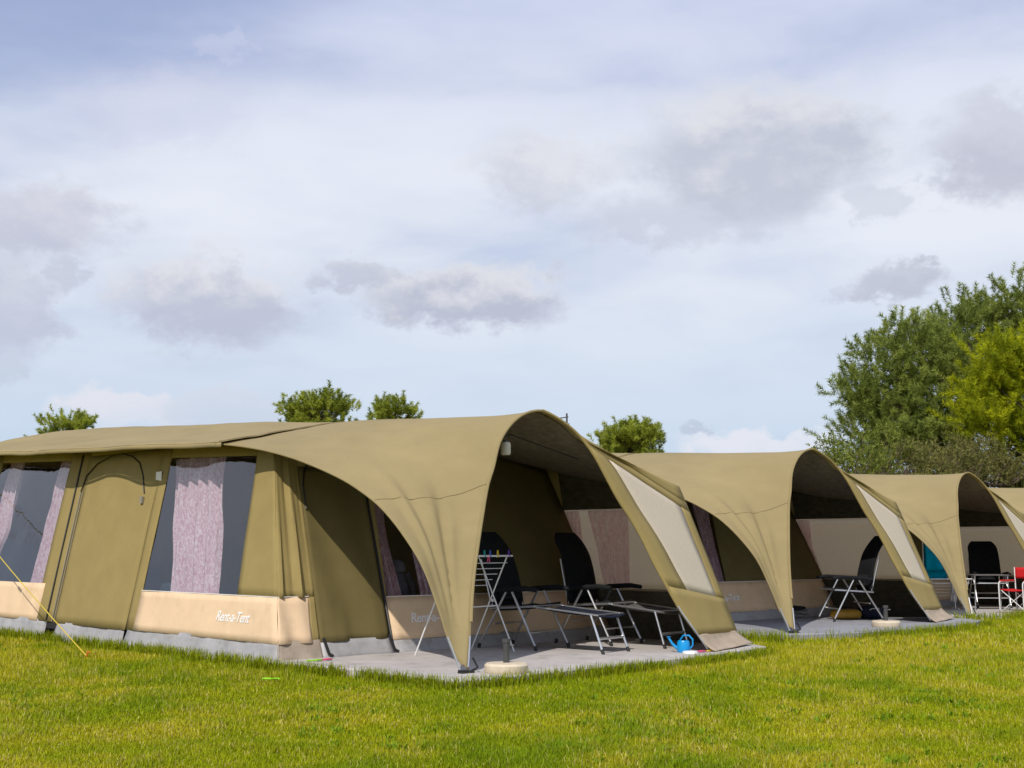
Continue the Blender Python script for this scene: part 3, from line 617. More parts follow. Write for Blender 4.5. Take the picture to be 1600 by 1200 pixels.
for c, dx in pegs:
    seen[c] = seen.get(c, 0)+1
    ca, sa = math.cos(R(RKA)), math.sin(R(RKA)); lx, ly = rk[0]+dx*ca+.25*sa, rk[1]+dx*sa-.25*ca
    nm = names[c]; lb = f'{nm} clothes peg clipped to the drying rack rail'
    if c == 'yellow': lb = ['yellow clothes peg at the left of the drying rack rail', 'yellow clothes peg between blue and purple pegs on the rack'][seen[c]-1]
    m = MB(); zz = -.05 if c == 'pink' else .0
    for s in (-1, 1): m.box((0, s*.007, .035+zz), (.014, .008, .085), rot=Matrix.Rotation(s*.12, 3, 'X'))
    p = m.build('clothes_peg', M[c], None, False); p.location = TW(0, lx, ly, .08+1.09); p.rotation_euler = (0, 0, TA(0, RKA+20)); tag(p, lb, 'clothes peg', 'pegs on the drying rack')

# parasol bases
def parasol_base(label, loc):
    t = thing('parasol_base', label, 'parasol base', loc, 0, 'round parasol bases'); t.scale = (.87, .87, .95)
    MB().lathe([(0, 0), (.235, 0), (.245, .015), (.245, .075), (.225, .095), (.06, .10), (0, .10)], n=36).build('weight_disc', M['cream'], t)
    MB().lathe([(0, .09), (.036, .09), (.036, .30), (.046, .30), (.046, .335), (.030, .338), (.030, .25), (0, .25)], n=20).build('pole_socket', M['darkgrey'], t)
    MB().tube([(.03, -.0, .27), (.085, -.01, .27)], .010, 8).build('clamp_screw', M['darkgrey'], t)
    return t
parasol_base('cream round parasol base with dark tube beside the left foot of the nearest arch', TW(0, -1.60, -.22))
parasol_base('cream round parasol base on the pad in front of the second porch', TW(1, .30, -.10))

# watering can
wc = thing('watering_can', 'bright blue plastic watering can beside the right foot of the nearest arch', 'watering can', TW(0, 1.50, .13), TA(0, -60)); wc.scale = (.82, .82, .82)
MB().lathe([(0, 0), (.085, 0), (.092, .02), (.088, .14), (.075, .165), (.055, .17)], n=24).build('body', M['blueplastic'], wc)
MB().tube([(-.085, 0, .05), (-.16, 0, .12), (-.205, 0, .19)], [.026, .018, .015], 10).lathe([(.012, 0), (.035, .03), (0, .036)], (-.208, 0, .185), 12).build('spout', M['blueplastic'], wc)
MB().tube([(.085, 0, .05), (.13, 0, .10), (.13, 0, .18), (.08, 0, .235), (.0, 0, .235), (-.045, 0, .17)], .012, 8).build('handle', M['blueplastic'], wc)
# toys
def toy_spade(label, loc, rz, c, group):
    t = thing('toy_spade', label, 'toy', loc, rz, group); t.scale = (.55, .55, .8); MB().tube([(0, -.02, .015), (0, .16, .015)], .011, 8).tube([(-.03, .165, .015), (.03, .165, .015)], .010, 6).build('handle', M[c], t)
    MB().sheet(lambda u, v: ((u-.5)*.09*(1-.35*(1-v)**2), -.14+.13*v, .008+.018*(2*u-1)**2), 6, 5).build('blade', M[c], t, True, .004); return t
def toy_disc(label, loc, c, group, r=.1):
    o = MB().lathe([(0, .03), (r*.8, .028), (r*.95, .02), (r, 0), (r*.93, .004), (r*.8, .02), (0, .022)], n=24).build('toy_disc', M[c]); o.location = loc; return tag(o, label, 'toy', group)
TG = 'plastic beach toys'
toy_disc('white flying disc at the edge of the pad under the blue can', TW(0, 1.42, -.03, .082), 'whitepl', TG, .09)
toy_spade('pink toy spade lying on the pad edge by the blue can', TW(0, 1.62, -.02, .082), TA(0, 80), 'pink', TG)
toy_spade('yellow toy spade lying nearest the sand mud flap', TW(0, 1.80, -.02, .082), TA(0, 100), 'yellow', TG)
toy_spade('lime green toy spade on the pad by the front tent corner', TW(0, -2.28, 2.02, .082), TA(0, 80), 'lime', TG)
toy_spade('red toy spade touching the lime one by the tent corner', TW(0, -2.14, 2.03, .082), TA(0, 85), 'pink', TG)
toy_spade('green toy lying in the grass before the tent corner', (-2.28, 12.4, .03), R(70), 'lime', TG)

# lantern under the nearest canopy
ln = thing('lantern', 'pale cylindrical lantern hanging under the nearest arch', 'lantern', TW(0, -.50, .98, 2.30), 0)
MB().lathe([(0, 0), (.045, 0), (.055, .02), (.055, .12), (.045, .14), (0, .14)], n=20).build('shade', M['lamp'], ln); MB().lathe([(0, .138), (.03, .138), (.03, .16), (0, .165)], n=14).build('cap', M['darkgrey'], ln)
MB().tube([(0, 0, .16), (0, 0, .30)], .004, 5).build('cord', M['darkgrey'], ln)
hk = MB().tube([TW(0, -.72, 1.05, 2.46), TW(0, .1, 1.55, 2.60), TW(0, .95, 1.25, 2.33)], .008, 6).build('ridge_cord', M['zip']); tag(hk, 'thin dark cord strung across under the nearest arch', 'cord')

# grey jacket behind the cabin front window
jk = thing('jacket', 'grey hooded jacket hanging behind the window beside the canvas door', 'jacket', TW(0, -.36, 3.02, .62), TA(0, 0))
MB().sheet(lambda u, v: ((.155*(1-.25*v**2)*math.sin(u*6.283)), -.07*math.cos(u*6.283)*(1-.4*v)+.1*v, .40*v+.015*math.sin(u*25)), 24, 8).build('body', M['greycloth'], jk, True)
MB().lathe([(.11, 0), (.125, .05), (.10, .11), (.05, .145), (0, .15)], (0, .10, .36), 16).build('hood', M['greycloth'], jk)
for s in (-1, 1): MB().tube([(s*.13, .06, .34), (s*.19, .02, .2), (s*.18, -.03, .04)], [.05, .05, .04], 10).build('sleeve', M['greycloth'], jk)

# bed inside the cabin
bd = thing('bed', 'dark teal camp bed inside the nearest tent behind the curtained window', 'bed', TW(0, -1.55, 6.2, .05), TA(0, 0))
MB().box((0, 0, .62), (1.0, 2.0, .30)).build('mattress', M['teal'], bd, True, bevel=.06); MB().box((0, 0, .40), (1.02, 2.02, .12)).build('frame', M['darkgrey'], bd, False)
for x in (-.45, .45):
    for y in (-.9, .9): MB().tube([(x, y, .38), (x, y, 0)], .02, 8).build('leg', M['alu'], bd)

# guy rope and peg
gr = thing('guy_rope', 'yellow guy rope slanting from the long wall down to a peg in the grass', 'rope', (0, 0, 0))
A_ = Vector(TW(0, -2.42, 13.6, 2.72)); B_ = Vector(TW(0, -3.41, 5.05, .02))
MB().tube([A_+(B_-A_)*t-Vector((0, 0, .10*math.sin(t*3.14))) for t in np.linspace(0, 1, 14)], .0065, 6).build('line', M['rope'], gr)
q_ = A_+(B_-A_)*.5-Vector((0, 0, .10)); MB().tube([q_+Vector((-.05, .06, .03)), q_+Vector((.05, -.06, -.03))], .018, 8).build('tensioner', M['yellow'], gr)
MB().tube([B_+Vector((.02, -.02, .05)), B_+Vector((-.01, .01, -.06))], .012, 8).tube([B_+Vector((.02, -.02, .05)), B_+Vector((.05, -.01, .035))], .009, 6).build('peg', M['orange'], gr)

# second porch
fc = thing('folded_chair', 'folded camping chair lying flat by the left arch foot of the second porch', 'chair', TW(1, 1.25, 2.55), TA(1, 20))
for k, (x0, x1, z) in enumerate(((-.22, -.16, .05), (.22, .16, .05), (-.14, -.2, .12), (.14, .2, .12))): MB().tube([(x0, -.45, z), (x1, .4, z+.03)], .014, 8).build('tube', M['alu'], fc)
MB().sheet(lambda u, v: ((u-.5)*.42, -.4+.75*v, .165+.02*math.sin(u*8)*math.sin(v*5)), 8, 8).build('seat', M['black'], fc, True, .03)
MB().sheet(lambda u, v: ((u-.5)*.40, -.1+.45*v, .21+.03*math.sin(u*3+1)+.12*v*v), 8, 8).build('backrest', M['black'], fc, True, .04)
bo = MB().box((0, 0, .40), (.16, .022, .82), rot=Matrix.Rotation(-.22, 3, 'X')@Matrix.Rotation(.2, 3, 'Y')).build('wooden_board', M['wood'], None, False, bevel=.004)
bo.location = TW(1, 1.15, 2.48); bo.rotation_euler = (0, 0, TA(1, -20)); tag(bo, 'narrow wooden board leaning inside the second porch', 'board')
def blob(w, d, h, seed, n=18):
    def g(u, v):
        th = u*6.2832; ph = v*math.pi; e = .55
        cx = math.copysign(abs(math.cos(th))**e, math.cos(th)); sy = math.copysign(abs(math.sin(th))**e, math.sin(th)); r = abs(math.sin(ph))**.6
        k = 1+.10*nz(math.cos(th)*2+seed, math.sin(th)*2, v*4)+.05*nz(math.cos(th)*6+seed, math.sin(th)*6, v*9)
        return (w/2*cx*r*k, d/2*sy*r*k, h/2*(1-math.copysign(abs(math.cos(ph))**.7, math.cos(ph)))*(.9+.1*k))
    return MB().sheet(g, 30, n)
yb_ = thing('bag', 'ochre yellow soft bag lying under the recliner in the second porch', 'bag', TW(1, 1.62, 1.48), TA(1, -30))
blob(.52, .30, .17, 2.2).build('body', M['ochre'], yb_, True); MB().tube([(-.12, -.02, .15), (-.08, -.05, .20), (.08, -.05, .20), (.12, -.02, .15)], .010, 6).build('handle', M['black'], yb_)
db = thing('bag', 'dark holdall lying right of the ochre bag in the second porch', 'bag', TW(1, 2.02, 1.25), TA(1, -30))
blob(.42, .30, .22, 5.2).build('body', M['navy'], db, True); MB().tube([(-.1, -.12, .14), (-.06, -.17, .18), (.06, -.17, .18), (.1, -.12, .14)], .010, 6).build('handle', M['whitecloth'], db)
pl_ = MB().tube([TW(1, 1.75, .82, .12), TW(1, 2.42, .32, .12)], .013, 8).build('tent_pole', M['alu']); tag(pl_, 'silver tent pole lying on the pad at the right of the second porch', 'pole')

# third porch
drying_rack('pale drying rack under the turquoise towel in the third porch', TW(2, .30, 1.62), TA(2, -43), .85, .45, .62)
def towel(label, loc, rz, w, l, m, fold=.03):
    o = MB().sheet(lambda u, v: ((u-.5)*w*(1+.06*nz(u*2, v*2, 1)), (.05 if v < .5 else -.05)*min(1, abs(v-.5)*10)+fold*math.sin(u*9)*abs(v-.5), -l*abs(v-.5)*2*(1 if v < .5 else .75)), 16, 16).build('towel', m, None, True, .012)
    o.location = loc; o.rotation_euler = (0, 0, rz); return tag(o, label, 'towel', 'towels hung to dry')
towel('turquoise towel draped high on the left in the third porch', TW(2, .176, 1.79, 1.47), TA(2, -43), .46, .80, M['turq'])
tp = thing('clothes_stand', 'slim pale stand carrying the towels in the third porch', 'stand', TW(2, .19, 1.80), TA(2, -43))
MB().tube([(-.26, 0, 1.39), (.36, 0, 1.39)], .011, 8).build('rail', M['white'], tp)
for x in (-.26, .36):
    MB().tube([(x, 0, 1.39), (x, 0, .02)], .011, 8).build('post', M['white'], tp); MB().tube([(x, -.2, .015), (x, .2, .015)], .011, 8).build('foot', M['white'], tp)
towel('white towel hanging from the stand beside the turquoise towel', TW(2, .30, 1.48, .86), TA(2, -43), .12, .62, M['whitecloth'], .05)
tb = thing('camping_table', 'small folding camping table with silver legs in the third porch', 'table', TW(2, .80, 1.02), TA(2, -43))
MB().box((0, 0, .70), (.72, .50, .022)).build('tabletop', M['charcoal'], tb, False, bevel=.006)
for x in (-.33, .33):
    for y in (-.22, .22): MB().tube([(x, y, .69), (x*1.06, y*1.06, 0)], .012, 8).build('leg', M['alu'], tb)
    MB().tube([(x*1.03, -.22, .25), (x*1.03, .22, .25)], .009, 6).build('brace', M['alu'], tb)
def director_chair(label, loc, rz):
    t = thing('folding_chair', label, 'chair', loc, rz, 'red folding chairs')
    for s in (-1, 1):
        MB().tube([(s*.27, -.24, .58), (s*.27, -.27, .56), (s*.27, -.28, .5), (s*.27, -.27, .03), (s*.27, -.24, .0), (s*.27, .24, .0), (s*.27, .27, .03), (s*.27, .25, .86)], .012, 8).tube([(s*.27, -.24, .585), (s*.27, .25, .585)], .010, 8).build('side_frame', M['white'], t)
        MB().box((s*.27, -.0, .605), (.05, .44, .025)).build('armrest', M['red'], t, False, bevel=.006)
        MB().tube([(-s*.26, -.2+s*.03, .03), (s*.26, -.2+s*.03, .42)], .009, 8).tube([(-s*.26, .2+s*.03, .03), (s*.26, .2+s*.03, .42)], .009, 8).build('cross_brace', M['white'], t)
    MB().sheet(lambda u, v: ((u-.5)*.54, -.24+.46*v, .43-.03*math.sin(u*3.14)), 8, 6).build('seat', M['red'], t, True, .016)
    MB().sheet(lambda u, v: ((u-.5)*.55, .255+.03*math.sin(u*3.14), .64+.22*v), 8, 4).build('backrest', M['red'], t, True, .014)
    return t
director_chair('red folding chair with white frame beside the table in the third porch', TW(2, .56, .24), TA(2, -100))
director_chair('red folding chair cut by the right edge of the picture', TW(2, 1.28, -.02), TA(2, -95))
mt = MB().sheet(lambda u, v: TW(2, -.2+1.9*u, -.15+.55*v, .086), 4, 4).build('floor_mat', M['pink' if False else 'skirt_tan'], None, False, .006); tag(mt, 'thin reddish mat under the red chairs', 'mat')

# antenna mast far behind, bird
am = thing('antenna_mast', 'thin antenna mast rising behind the nearest ridge', 'mast', (1.72, 40, 0))
MB().tube([(0, 0, 0), (0, 0, 5.45)], .03, 6).build('pole', M['darkgrey'], am); MB().tube([(-.22, 0, 5.3), (.05, 0, 5.34)], .02, 5).tube([(-.1, 0, 5.12), (.08, 0, 5.12)], .02, 5).build('crossbar', M['darkgrey'], am)

# ------------------------------------------------------------------ plants
def tint_attr(me, cols):
    a = me.color_attributes.new('tint', 'FLOAT_COLOR', 'POINT'); a.data.foreach_set('color', np.c_[cols, np.ones(len(cols))].astype(np.float32).ravel())
def np_mesh(name, V, loops_per, cols, m, parent=None):
    me = bpy.data.meshes.new(name); n = len(V); me.vertices.add(n); me.vertices.foreach_set('co', V.astype(np.float32).ravel())
    f = n//loops_per; me.loops.add(n); me.loops.foreach_set('vertex_index', np.arange(n, dtype=np.int32)); me.polygons.add(f)
    me.polygons.foreach_set('loop_start', np.arange(0, n, loops_per, dtype=np.int32))
    me.update(calc_edges=True); tint_attr(me, cols); return link_mesh(name, me, m, parent)
def unit(v): return v/np.maximum(np.linalg.norm(v, axis=1, keepdims=True), 1e-9)
def shoots(P, D, L, K, nl, nw, base, rs, spread=.75):
    """needle brushes: shoots at P along D (length L), K needles each of length nl, width nw"""
    n = len(P); P = np.repeat(P, K, 0); D = np.repeat(D, K, 0); Ls = np.repeat(L, K)[:, None]; C = np.repeat(base, K, 0)
    t = rs.random((n*K, 1))**.8; p = P+D*Ls*t; r = unit(rs.normal(size=(n*K, 3))); r = unit(r-D*np.sum(r*D, 1, keepdims=True))
    nd = unit(D*(1-spread*.35)+r*spread); side = unit(np.cross(nd, rs.normal(size=(n*K, 3))))
    ln = nl*(.7+.6*rs.random((n*K, 1))); w = nw*(.7+.6*rs.random((n*K, 1)))
    V = np.stack([p-side*w/2, p+side*w/2, p+nd*ln], 1).reshape(-1, 3)
    C = C*(.75+.5*rs.random((n*K, 1))); return V, np.repeat(C, 3, 0)
def pine(label, base, trunk_h, lobes, group, c_dark, c_lite, n_cl, seed, lean=(0, 0), nw=.021, nl=.165, shoot=.56, K=95, SH=5, bare=.0):
    rs = np.random.default_rng(seed); t = thing('pine_tree', label, 'tree', base, 0, group)
    top = np.array([lean[0], lean[1], trunk_h]); tr = MB(); npt = 9
    axis = [Vector((lean[0]*k/npt+.12*math.sin(k*1.3+seed), lean[1]*k/npt+.1*math.cos(k*1.7+seed), -.4+(trunk_h+.4)*k/npt)) for k in range(npt+1)]
    tr.tube(axis, [.16*trunk_h/8*(1-.85*k/npt)+.02 for k in range(npt+1)], 9)
    vol = np.array([l[3]*l[4]*l[5] for l in lobes])**.75; cnt = np.maximum((n_cl*vol/vol.sum()).astype(int), 4); Cc = []; lob = []
    for l, k in zip(lobes, cnt):
        d = unit(rs.normal(size=(k, 3))); d[:, 2] = np.abs(d[:, 2])*np.where(rs.random(k) < .72, 1, -1); rad = rs.random((k, 1))**.30
        Cc.append(np.array(l[:3])+d*rad*np.array(l[3:6])); lob.append(np.repeat(np.array([l[:3]]), k, 0))
    Cc = np.vstack(Cc); lob = np.vstack(lob)
    lm = MB()
    for c in Cc[:: max(1, len(Cc)//90)]:
        z0 = max(min(c[2]-.35*math.hypot(c[0], c[1])-.3, trunk_h*.97), trunk_h*.12); k = (z0+.4)/(trunk_h+.4)*npt; i = min(int(k), npt-1); a = axis[i].lerp(axis[i+1], k-i)
        e = Vector(c); mid = a.lerp(e, .55)+Vector((0, 0, -.12)); lm.tube([a, mid, e], [.035*trunk_h/8+.008, .02, .006], 5, False)
    tk = tr.build('trunk', M['bark'], t, True); lm.build('limb', M['bark'], tk, True)
    # shoots
    n = len(Cc); out = unit(np.repeat(Cc-lob, SH, 0)+1e-3)
    D = unit(out*.6+np.array([0, 0, .75])+rs.normal(size=(n*SH, 3))*.42); P = np.repeat(Cc, SH, 0)+rs.normal(size=(n*SH, 3))*np.array([.27, .27, .15])*shoot/.42
    mix = rs.random((n, 1)); mix = np.repeat(mix, SH, 0)*.7+rs.random((n*SH, 1))*.3; base_c = np.array(c_dark)*(1-mix)+np.array(c_lite)*mix
    V, C = shoots(P, D, shoot*(.7+.6*rs.random(n*SH)), K, nl, nw, base_c, rs, 1.0)
    np_mesh('crown', V, 3, C, M['needle'], t)
    return t
def at(u, v, depth):
    ct, st = math.cos(PITCH), math.sin(PITCH); x = (u-800)/2000; y = (600-v)/2000; d = Vector((x, ct-y*st, st+y*ct)); return Vector((0, 0, HC))+d*(depth/d.y)
def lobes_px(base, depth, L):
    out = []
    for (u, v, ru, rv) in L:
        p = at(u, v, depth)-Vector(base); s = depth/2000; out.append((p.x, p.y+(random.random()-.5)*1.2, p.z, ru*s, ru*s*.9, rv*s))
    return out
DK, LT = (.13, .18, .036), (.42, .47, .10)
bA = (15.6, 43, 2.0)
pine('broad dark pine behind the tents, its ragged left side against the sky', bA, 6.2, lobes_px(bA, 43, [(1378, 578, 34, 36), (1340, 622, 28, 26), (1430, 545, 42, 38), (1345, 680, 30, 38), (1400, 660, 60, 52), (1470, 620, 58, 68), (1440, 700, 75, 32), (1330, 600, 12, 18)]), 'pines on the dune', DK, LT, 330, 11)
bB = (17.3, 45, 2.2)
pine('tallest dark pine at the right, behind the bright yellow-green one', bB, 7.6, lobes_px(bB, 45, [(1495, 510, 36, 30), (1530, 525, 48, 48), (1590, 485, 42, 42), (1640, 530, 66, 76), (1540, 590, 66, 50), (1480, 570, 44, 40), (1598, 455, 20, 16), (1650, 620, 60, 80)]), 'pines on the dune', DK, (.40, .45, .095), 330, 12)
bC = (16.6, 40, 2.0)
pine('bright yellow-green pine at the right edge above the third tent', bC, 5.2, lobes_px(bC, 40, [(1575, 570, 45, 40), (1600, 625, 70, 55), (1540, 660, 45, 28), (1640, 590, 70, 60), (1600, 690, 60, 30)]), 'pines on the dune', (.20, .25, .012), (.60, .62, .020), 250, 13)
for (lb, u, v, dep, ru, rv, sd, n) in (('rounded small pine top showing above the roof at far left', 97, 670, 52, 38, 18, 21, 70), ('wide pine top above the roof, left of the narrower one', 490, 655, 50, 56, 36, 22, 130),
                                     ('narrow spiky pine top above the roof beside the wide one', 612, 655, 50, 30, 30, 23, 70), ('round bushy pine top between the first and second tent', 990, 697, 46, 47, 32, 24, 130)):
    g = at(u, 900, dep); b = (g.x, dep, 0); s = dep/2000; c = at(u, v, dep)
    lob = [(0, 0, c.z, ru*s, ru*s, rv*s), (-.3, .2, c.z-1.1, ru*s*1.1, ru*s, 1.3), (.35, 0, c.z-1.3, ru*s*1.1, ru*s, 1.2), (.2, -.2, c.z+.25*rv*s, ru*s*.6, ru*s*.5, rv*s*.7)]
    pine(lb, b, c.z+.2, lob, 'small pines behind the tents', (.16, .21, .026), (.48, .52, .07), n, int(sd), nw=.022, nl=.14, shoot=.33, SH=9, K=70)
# shrubs on the dune: twiggy, leafy
def shrub(label, base, r, h, seed, cd, cl, nsh=900, twigs=60, name='shrub'):
    rs = np.random.default_rng(seed); t = thing(name, label, 'shrub', base, 0, 'shrubs on the dune')
    tw = MB(); d = unit(rs.normal(size=(twigs, 3))*np.array([1, 1, .5])+np.array([0, 0, .9]))
    for k in range(twigs):
        L = h*(.7+.5*rs.random()); a = Vector((rs.normal()*.25*r, rs.normal()*.25*r, -.1)); e = a+Vector((d[k][0]*r, d[k][1]*r, d[k][2]*L)); tw.tube([a, a.lerp(e, .5)+Vector(rs.normal(size=3)*.1), e], [.022, .014, .005], 4, False)
    tw.build('twigs', M['twig'], t, True)
    q = unit(rs.normal(size=(nsh, 3))); q[:, 2] = np.abs(q[:, 2]); P = q*(rs.random((nsh, 1))**.35)*np.array([r, r, h])
    keep = np.array([nz(p[0]*1.1+seed, p[1]*1.1, p[2]*1.3) > -.12 for p in P]); P = P[keep]; D = unit(unit(P+1e-3)*.5+np.array([0, 0, .5])+rs.normal(size=P.shape)*.6)
    mix = rs.random((len(P), 1)); V, C = shoots(P, D, .2+.25*rs.random(len(P)), 11, .10, .035, np.array(cd)*(1-mix)+np.array(cl)*mix, rs, .8)
    np_mesh('foliage', V, 3, C, M['needle'], t); return t
B1, B2 = ((.10, .13, .025), (.28, .32, .055)), ((.13, .135, .04), (.30, .28, .085))
sh = [('low green shrub just right of the second arch top', 1325, 700, 36, 1.3, 1.5, B1), ('mid green shrub above the ridge between the second and third tent', 1368, 700, 37, 1.4, 1.5, B1), ('brownish twiggy shrub behind the third tent roof', 1420, 715, 37, 1.4, 1.3, B2),
      ('dry brown shrub left of the third arch top', 1475, 705, 38, 1.4, 1.4, B2), ('dry tangled shrub right above the third arch top', 1535, 705, 39, 1.4, 1.3, B2), ('shaded shrub under the yellow-green pine', 1590, 715, 41.5, 1.5, 1.1, B2), ('dark low shrub at the foot of the broad pine', 1400, 745, 38, 1.8, 1.2, B1)]
for k, (lb, u, v, dep, r, h, cc) in enumerate(sh):
    c = at(u, v, dep); shrub(lb, (c.x, dep, max(c.z-h*.75, 0)), r, h, 40+k, *cc)

def blades(pos, h, w, cols, rs, bend=.5, tris=3):
    n = len(pos); a = rs.random(n)*6.283; d = np.c_[np.cos(a), np.sin(a), np.zeros(n)]; f = np.c_[-np.sin(a), np.cos(a), np.zeros(n)]
    b = (bend*(rs.random(n)-.1))[:, None]; h = h[:, None]; w = w[:, None]; up = np.array([0, 0, 1.])
    p0 = pos; m = p0+up*h*.55+f*h*b*.3; tip = p0+up*h*(1-.25*np.abs(b))+f*h*b
    if tris == 3:
        V = np.stack([p0-d*w/2, p0+d*w/2, m+d*w*.4, p0-d*w/2, m+d*w*.4, m-d*w*.4, m-d*w*.4, m+d*w*.4, tip], 1); k = 9
    else:
        V = np.stack([p0-d*w/2, p0+d*w/2, tip], 1); k = 3
    return V.reshape(-1, 3), np.repeat(cols, k, 0)
def inside(P, poly):
    r = np.zeros(len(P), bool); j = len(poly)-1
    for i in range(len(poly)):
        xi, yi = poly[i]; xj, yj = poly[j]; c = ((yi > P[:, 1]) != (yj > P[:, 1])) & (P[:, 0] < (xj-xi)*(P[:, 1]-yi)/(yj-yi+1e-12)+xi); r ^= c; j = i
    return r
gx = rng.random((64, 64)); gx2 = rng.random((64, 64)); gx3 = rng.random((64, 64))
def vnoise(g, x, y):
    xi = np.floor(x).astype(int); yi = np.floor(y).astype(int); fx = x-xi; fy = y-yi; fx = fx*fx*(3-2*fx); fy = fy*fy*(3-2*fy)
    a = g[xi % 64, yi % 64]; b = g[(xi+1) % 64, yi % 64]; c = g[xi % 64, (yi+1) % 64]; d = g[(xi+1) % 64, (yi+1) % 64]; return a*(1-fx)*(1-fy)+b*fx*(1-fy)+c*(1-fx)*fy+d*fx*fy
def grass_zone(y0, y1, n, h, w, tris, rs):
    y = y0+(y1-y0)*rs.random(n); x = (rs.random(n)-.5)*2*(.48*y+1.7); P = np.c_[x, y]
    keep = np.ones(n, bool)
    for i in range(4):
        (l, a) = TENTS[i]; c, s = math.cos(R(a)), math.sin(R(a)); q = P-np.array(l[:2]); Q = np.c_[q[:, 0]*c+q[:, 1]*s, -q[:, 0]*s+q[:, 1]*c]
        pp = PADP if i != 1 else [(-3.0, 3.0), (-2.9, .9), (-2.2, -.15), (-1.0, -.55), (.3, -.62), (1.8, -.5), (3.1, -.2), (3.3, .3), (3.3, 3.4), (-2.6, 3.4)]
        keep &= ~inside(Q, pp); keep &= ~((Q[:, 0] > -2.55) & (Q[:, 0] < 2.95) & (Q[:, 1] > 2.4) & (Q[:, 1] < 15.4))
    P = P[keep]; n = len(P)
    big = vnoise(gx, P[:, 0]*.55+9, P[:, 1]*.4+3); med = vnoise(gx2, P[:, 0]*1.7, P[:, 1]*1.3); fin = vnoise(gx3, P[:, 0]*6, P[:, 1]*6)
    dry = np.clip((.45*big+.35*med+.3*fin-.36)*2.9, 0, 1)*.9; lush = np.clip((.5*vnoise(gx3, P[:, 0]*.8+20, P[:, 1]*.6)+.5*vnoise(gx, P[:, 0]*2.3+5, P[:, 1]*2)-.42)*3, 0, 1)
    r = rs.random(n); c0 = np.array([.30, .36, .005]); c1 = np.array([.48, .44, .016]); c2 = np.array([.165, .265, .006]); straw = np.array([.62, .52, .17])
    C = c0[None]*(1-dry[:, None])+c1[None]*dry[:, None]; C = C*(1-.7*lush[:, None]*(1-dry[:, None]))+c2[None]*.7*lush[:, None]*(1-dry[:, None])
    st = (r < .03+.13*dry); C[st] = straw; C *= (.7+.6*rs.random((n, 1)))
    hh = h*(.55+.8*rs.random(n))*(.75+.6*lush+.15*fin)
    return blades(np.c_[P, np.full(n, -.02)], hh, w*(.7+.6*rs.random(n)), C, rs, .9, tris)
rs = np.random.default_rng(5); Vs = []; Cs = []
for z in ((6.6, 9.0, 215000, .042, .0062, 3), (9.0, 12.5, 220000, .045, .0075, 3), (12.5, 17, 190000, .055, .011, 1), (17, 25, 150000, .06, .016, 1), (25, 38, 60000, .07, .03, 1)):
    V, C = grass_zone(*z, rs); Vs.append(V); Cs.append(C)
# low broad-leaved weeds
nW = 900; yw = 7+14*rs.random(nW)**1.3; xw = (rs.random(nW)-.5)*2*(.44*yw+.5); Pw = np.c_[xw, yw]; okw = np.ones(nW, bool)
for i in range(4):
    (l, a) = TENTS[i]; c, s = math.cos(R(a)), math.sin(R(a)); q = Pw-np.array(l[:2]); Q = np.c_[q[:, 0]*c+q[:, 1]*s, -q[:, 0]*s+q[:, 1]*c]
    okw &= ~((Q[:, 0] > -3.1) & (Q[:, 0] < 3.4) & (Q[:, 1] > -.7) & (Q[:, 1] < 15.5))
Pw = Pw[okw & (vnoise(gx2, xw*.9, yw*.9) > .5)]; Pw = np.repeat(Pw, 9, 0)+rs.normal(size=(len(Pw)*9, 2))*.03; nW = len(Pw)
V, C = blades(np.c_[Pw, np.full(nW, .0)], .035+.03*rs.random(nW), np.full(nW, .016), np.array([.20, .31, .012])*(.7+.6*rs.random((nW, 1))), rs, 1.6, 3); Vs.append(V); Cs.append(C)
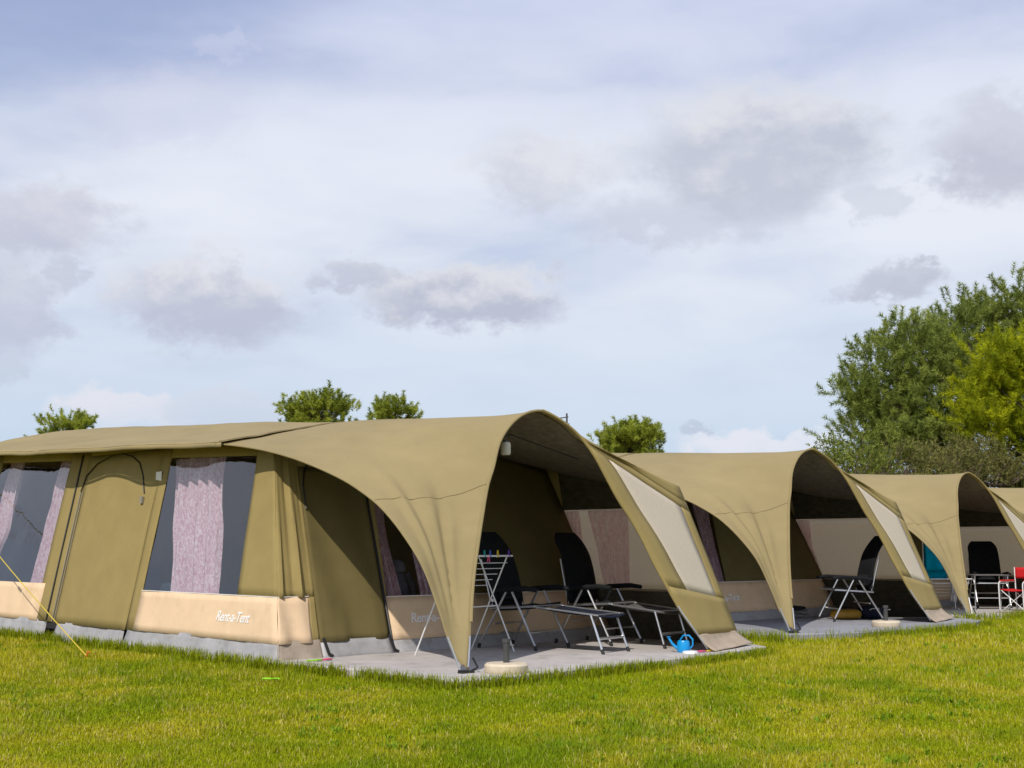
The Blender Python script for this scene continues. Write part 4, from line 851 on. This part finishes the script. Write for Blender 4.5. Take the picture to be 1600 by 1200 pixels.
# longer tufts where the mower does not reach: along pads and the long wall
E_ = []
def along(i, pts, n, spread):
    pts = np.array(pts, float); seg = np.linalg.norm(np.diff(pts, axis=0), axis=1); k = rs.choice(len(seg), n, p=seg/seg.sum()); t = rs.random((n, 1)); p = pts[k]*(1-t)+pts[k+1]*t
    keep = np.array([nz(a*2.1, b*2.1, i*3.3) > -.25 for a, b in p]); p = p[keep]; nrm = rs.normal(size=p.shape)*spread
    return np.array([TW(i, a+da, b+db, -.02-TENTS[i][0][2]) for (a, b), (da, db) in zip(p, nrm)])
tall = [(along(0, [(-2.6, 2.4), (-2.62, 4), (-2.63, 6), (-2.63, 9), (-2.63, 15)], 7000, .05), .13), (along(0, [(-2.72, 2.6), (-2.52, 1.2), (-2.50, -.52), (-1.2, -.52), (.3, -.42)], 4200, .05), .12), (along(0, [(.3, -.44), (1.8, -.28), (2.95, -.06)], 2600, .06), .10),
        (along(1, [(-3.1, .7), (-2.3, -.25), (-1.6, -.5)], 1500, .14), .15), (along(1, [(-1.2, -.6), (.3, -.7), (1.8, -.58), (3.1, -.28)], 2200, .08), .13), (along(2, [(-2.5, .5), (-2.44, -.55), (-1.2, -.55), (.3, -.45), (2, -.3)], 2500, .1), .14)]
for P, h in tall:
    n = len(P); C = np.array([.22, .27, .008])*(.7+.7*rs.random((n, 1)))+np.array([.08, .05, 0])*(rs.random((n, 1)) < .25)
    V, C = blades(P, h*(.5+rs.random(n)), np.full(n, .010), C, rs, .8, 3); Vs.append(V); Cs.append(C)
tag(np_mesh('grass', np.vstack(Vs), 3, np.vstack(Cs), M['blade']), 'mown lawn of green and yellowed grass blades before the tents', 'grass', kind='stuff')
# reeds and rough grass on the dune
n = 34000; xy = np.c_[11+22*rs.random(n), 33.5+9*rs.random(n)]; zz = np.array([dune_z(a, b) for a, b in xy]); k = zz > .2; xy = xy[k]; zz = zz[k]; n = len(zz); mx = rs.random((n, 1))
V, C = blades(np.c_[xy, zz], .45+.5*rs.random(n), np.full(n, .04), np.array([.10, .12, .025])*(1-mx)+np.array([.24, .23, .06])*mx, rs, .9, 3)
tag(np_mesh('dune_grass', V, 3, C, M['blade']), 'tall rough grass on the dune behind the tents', 'grass', kind='stuff')
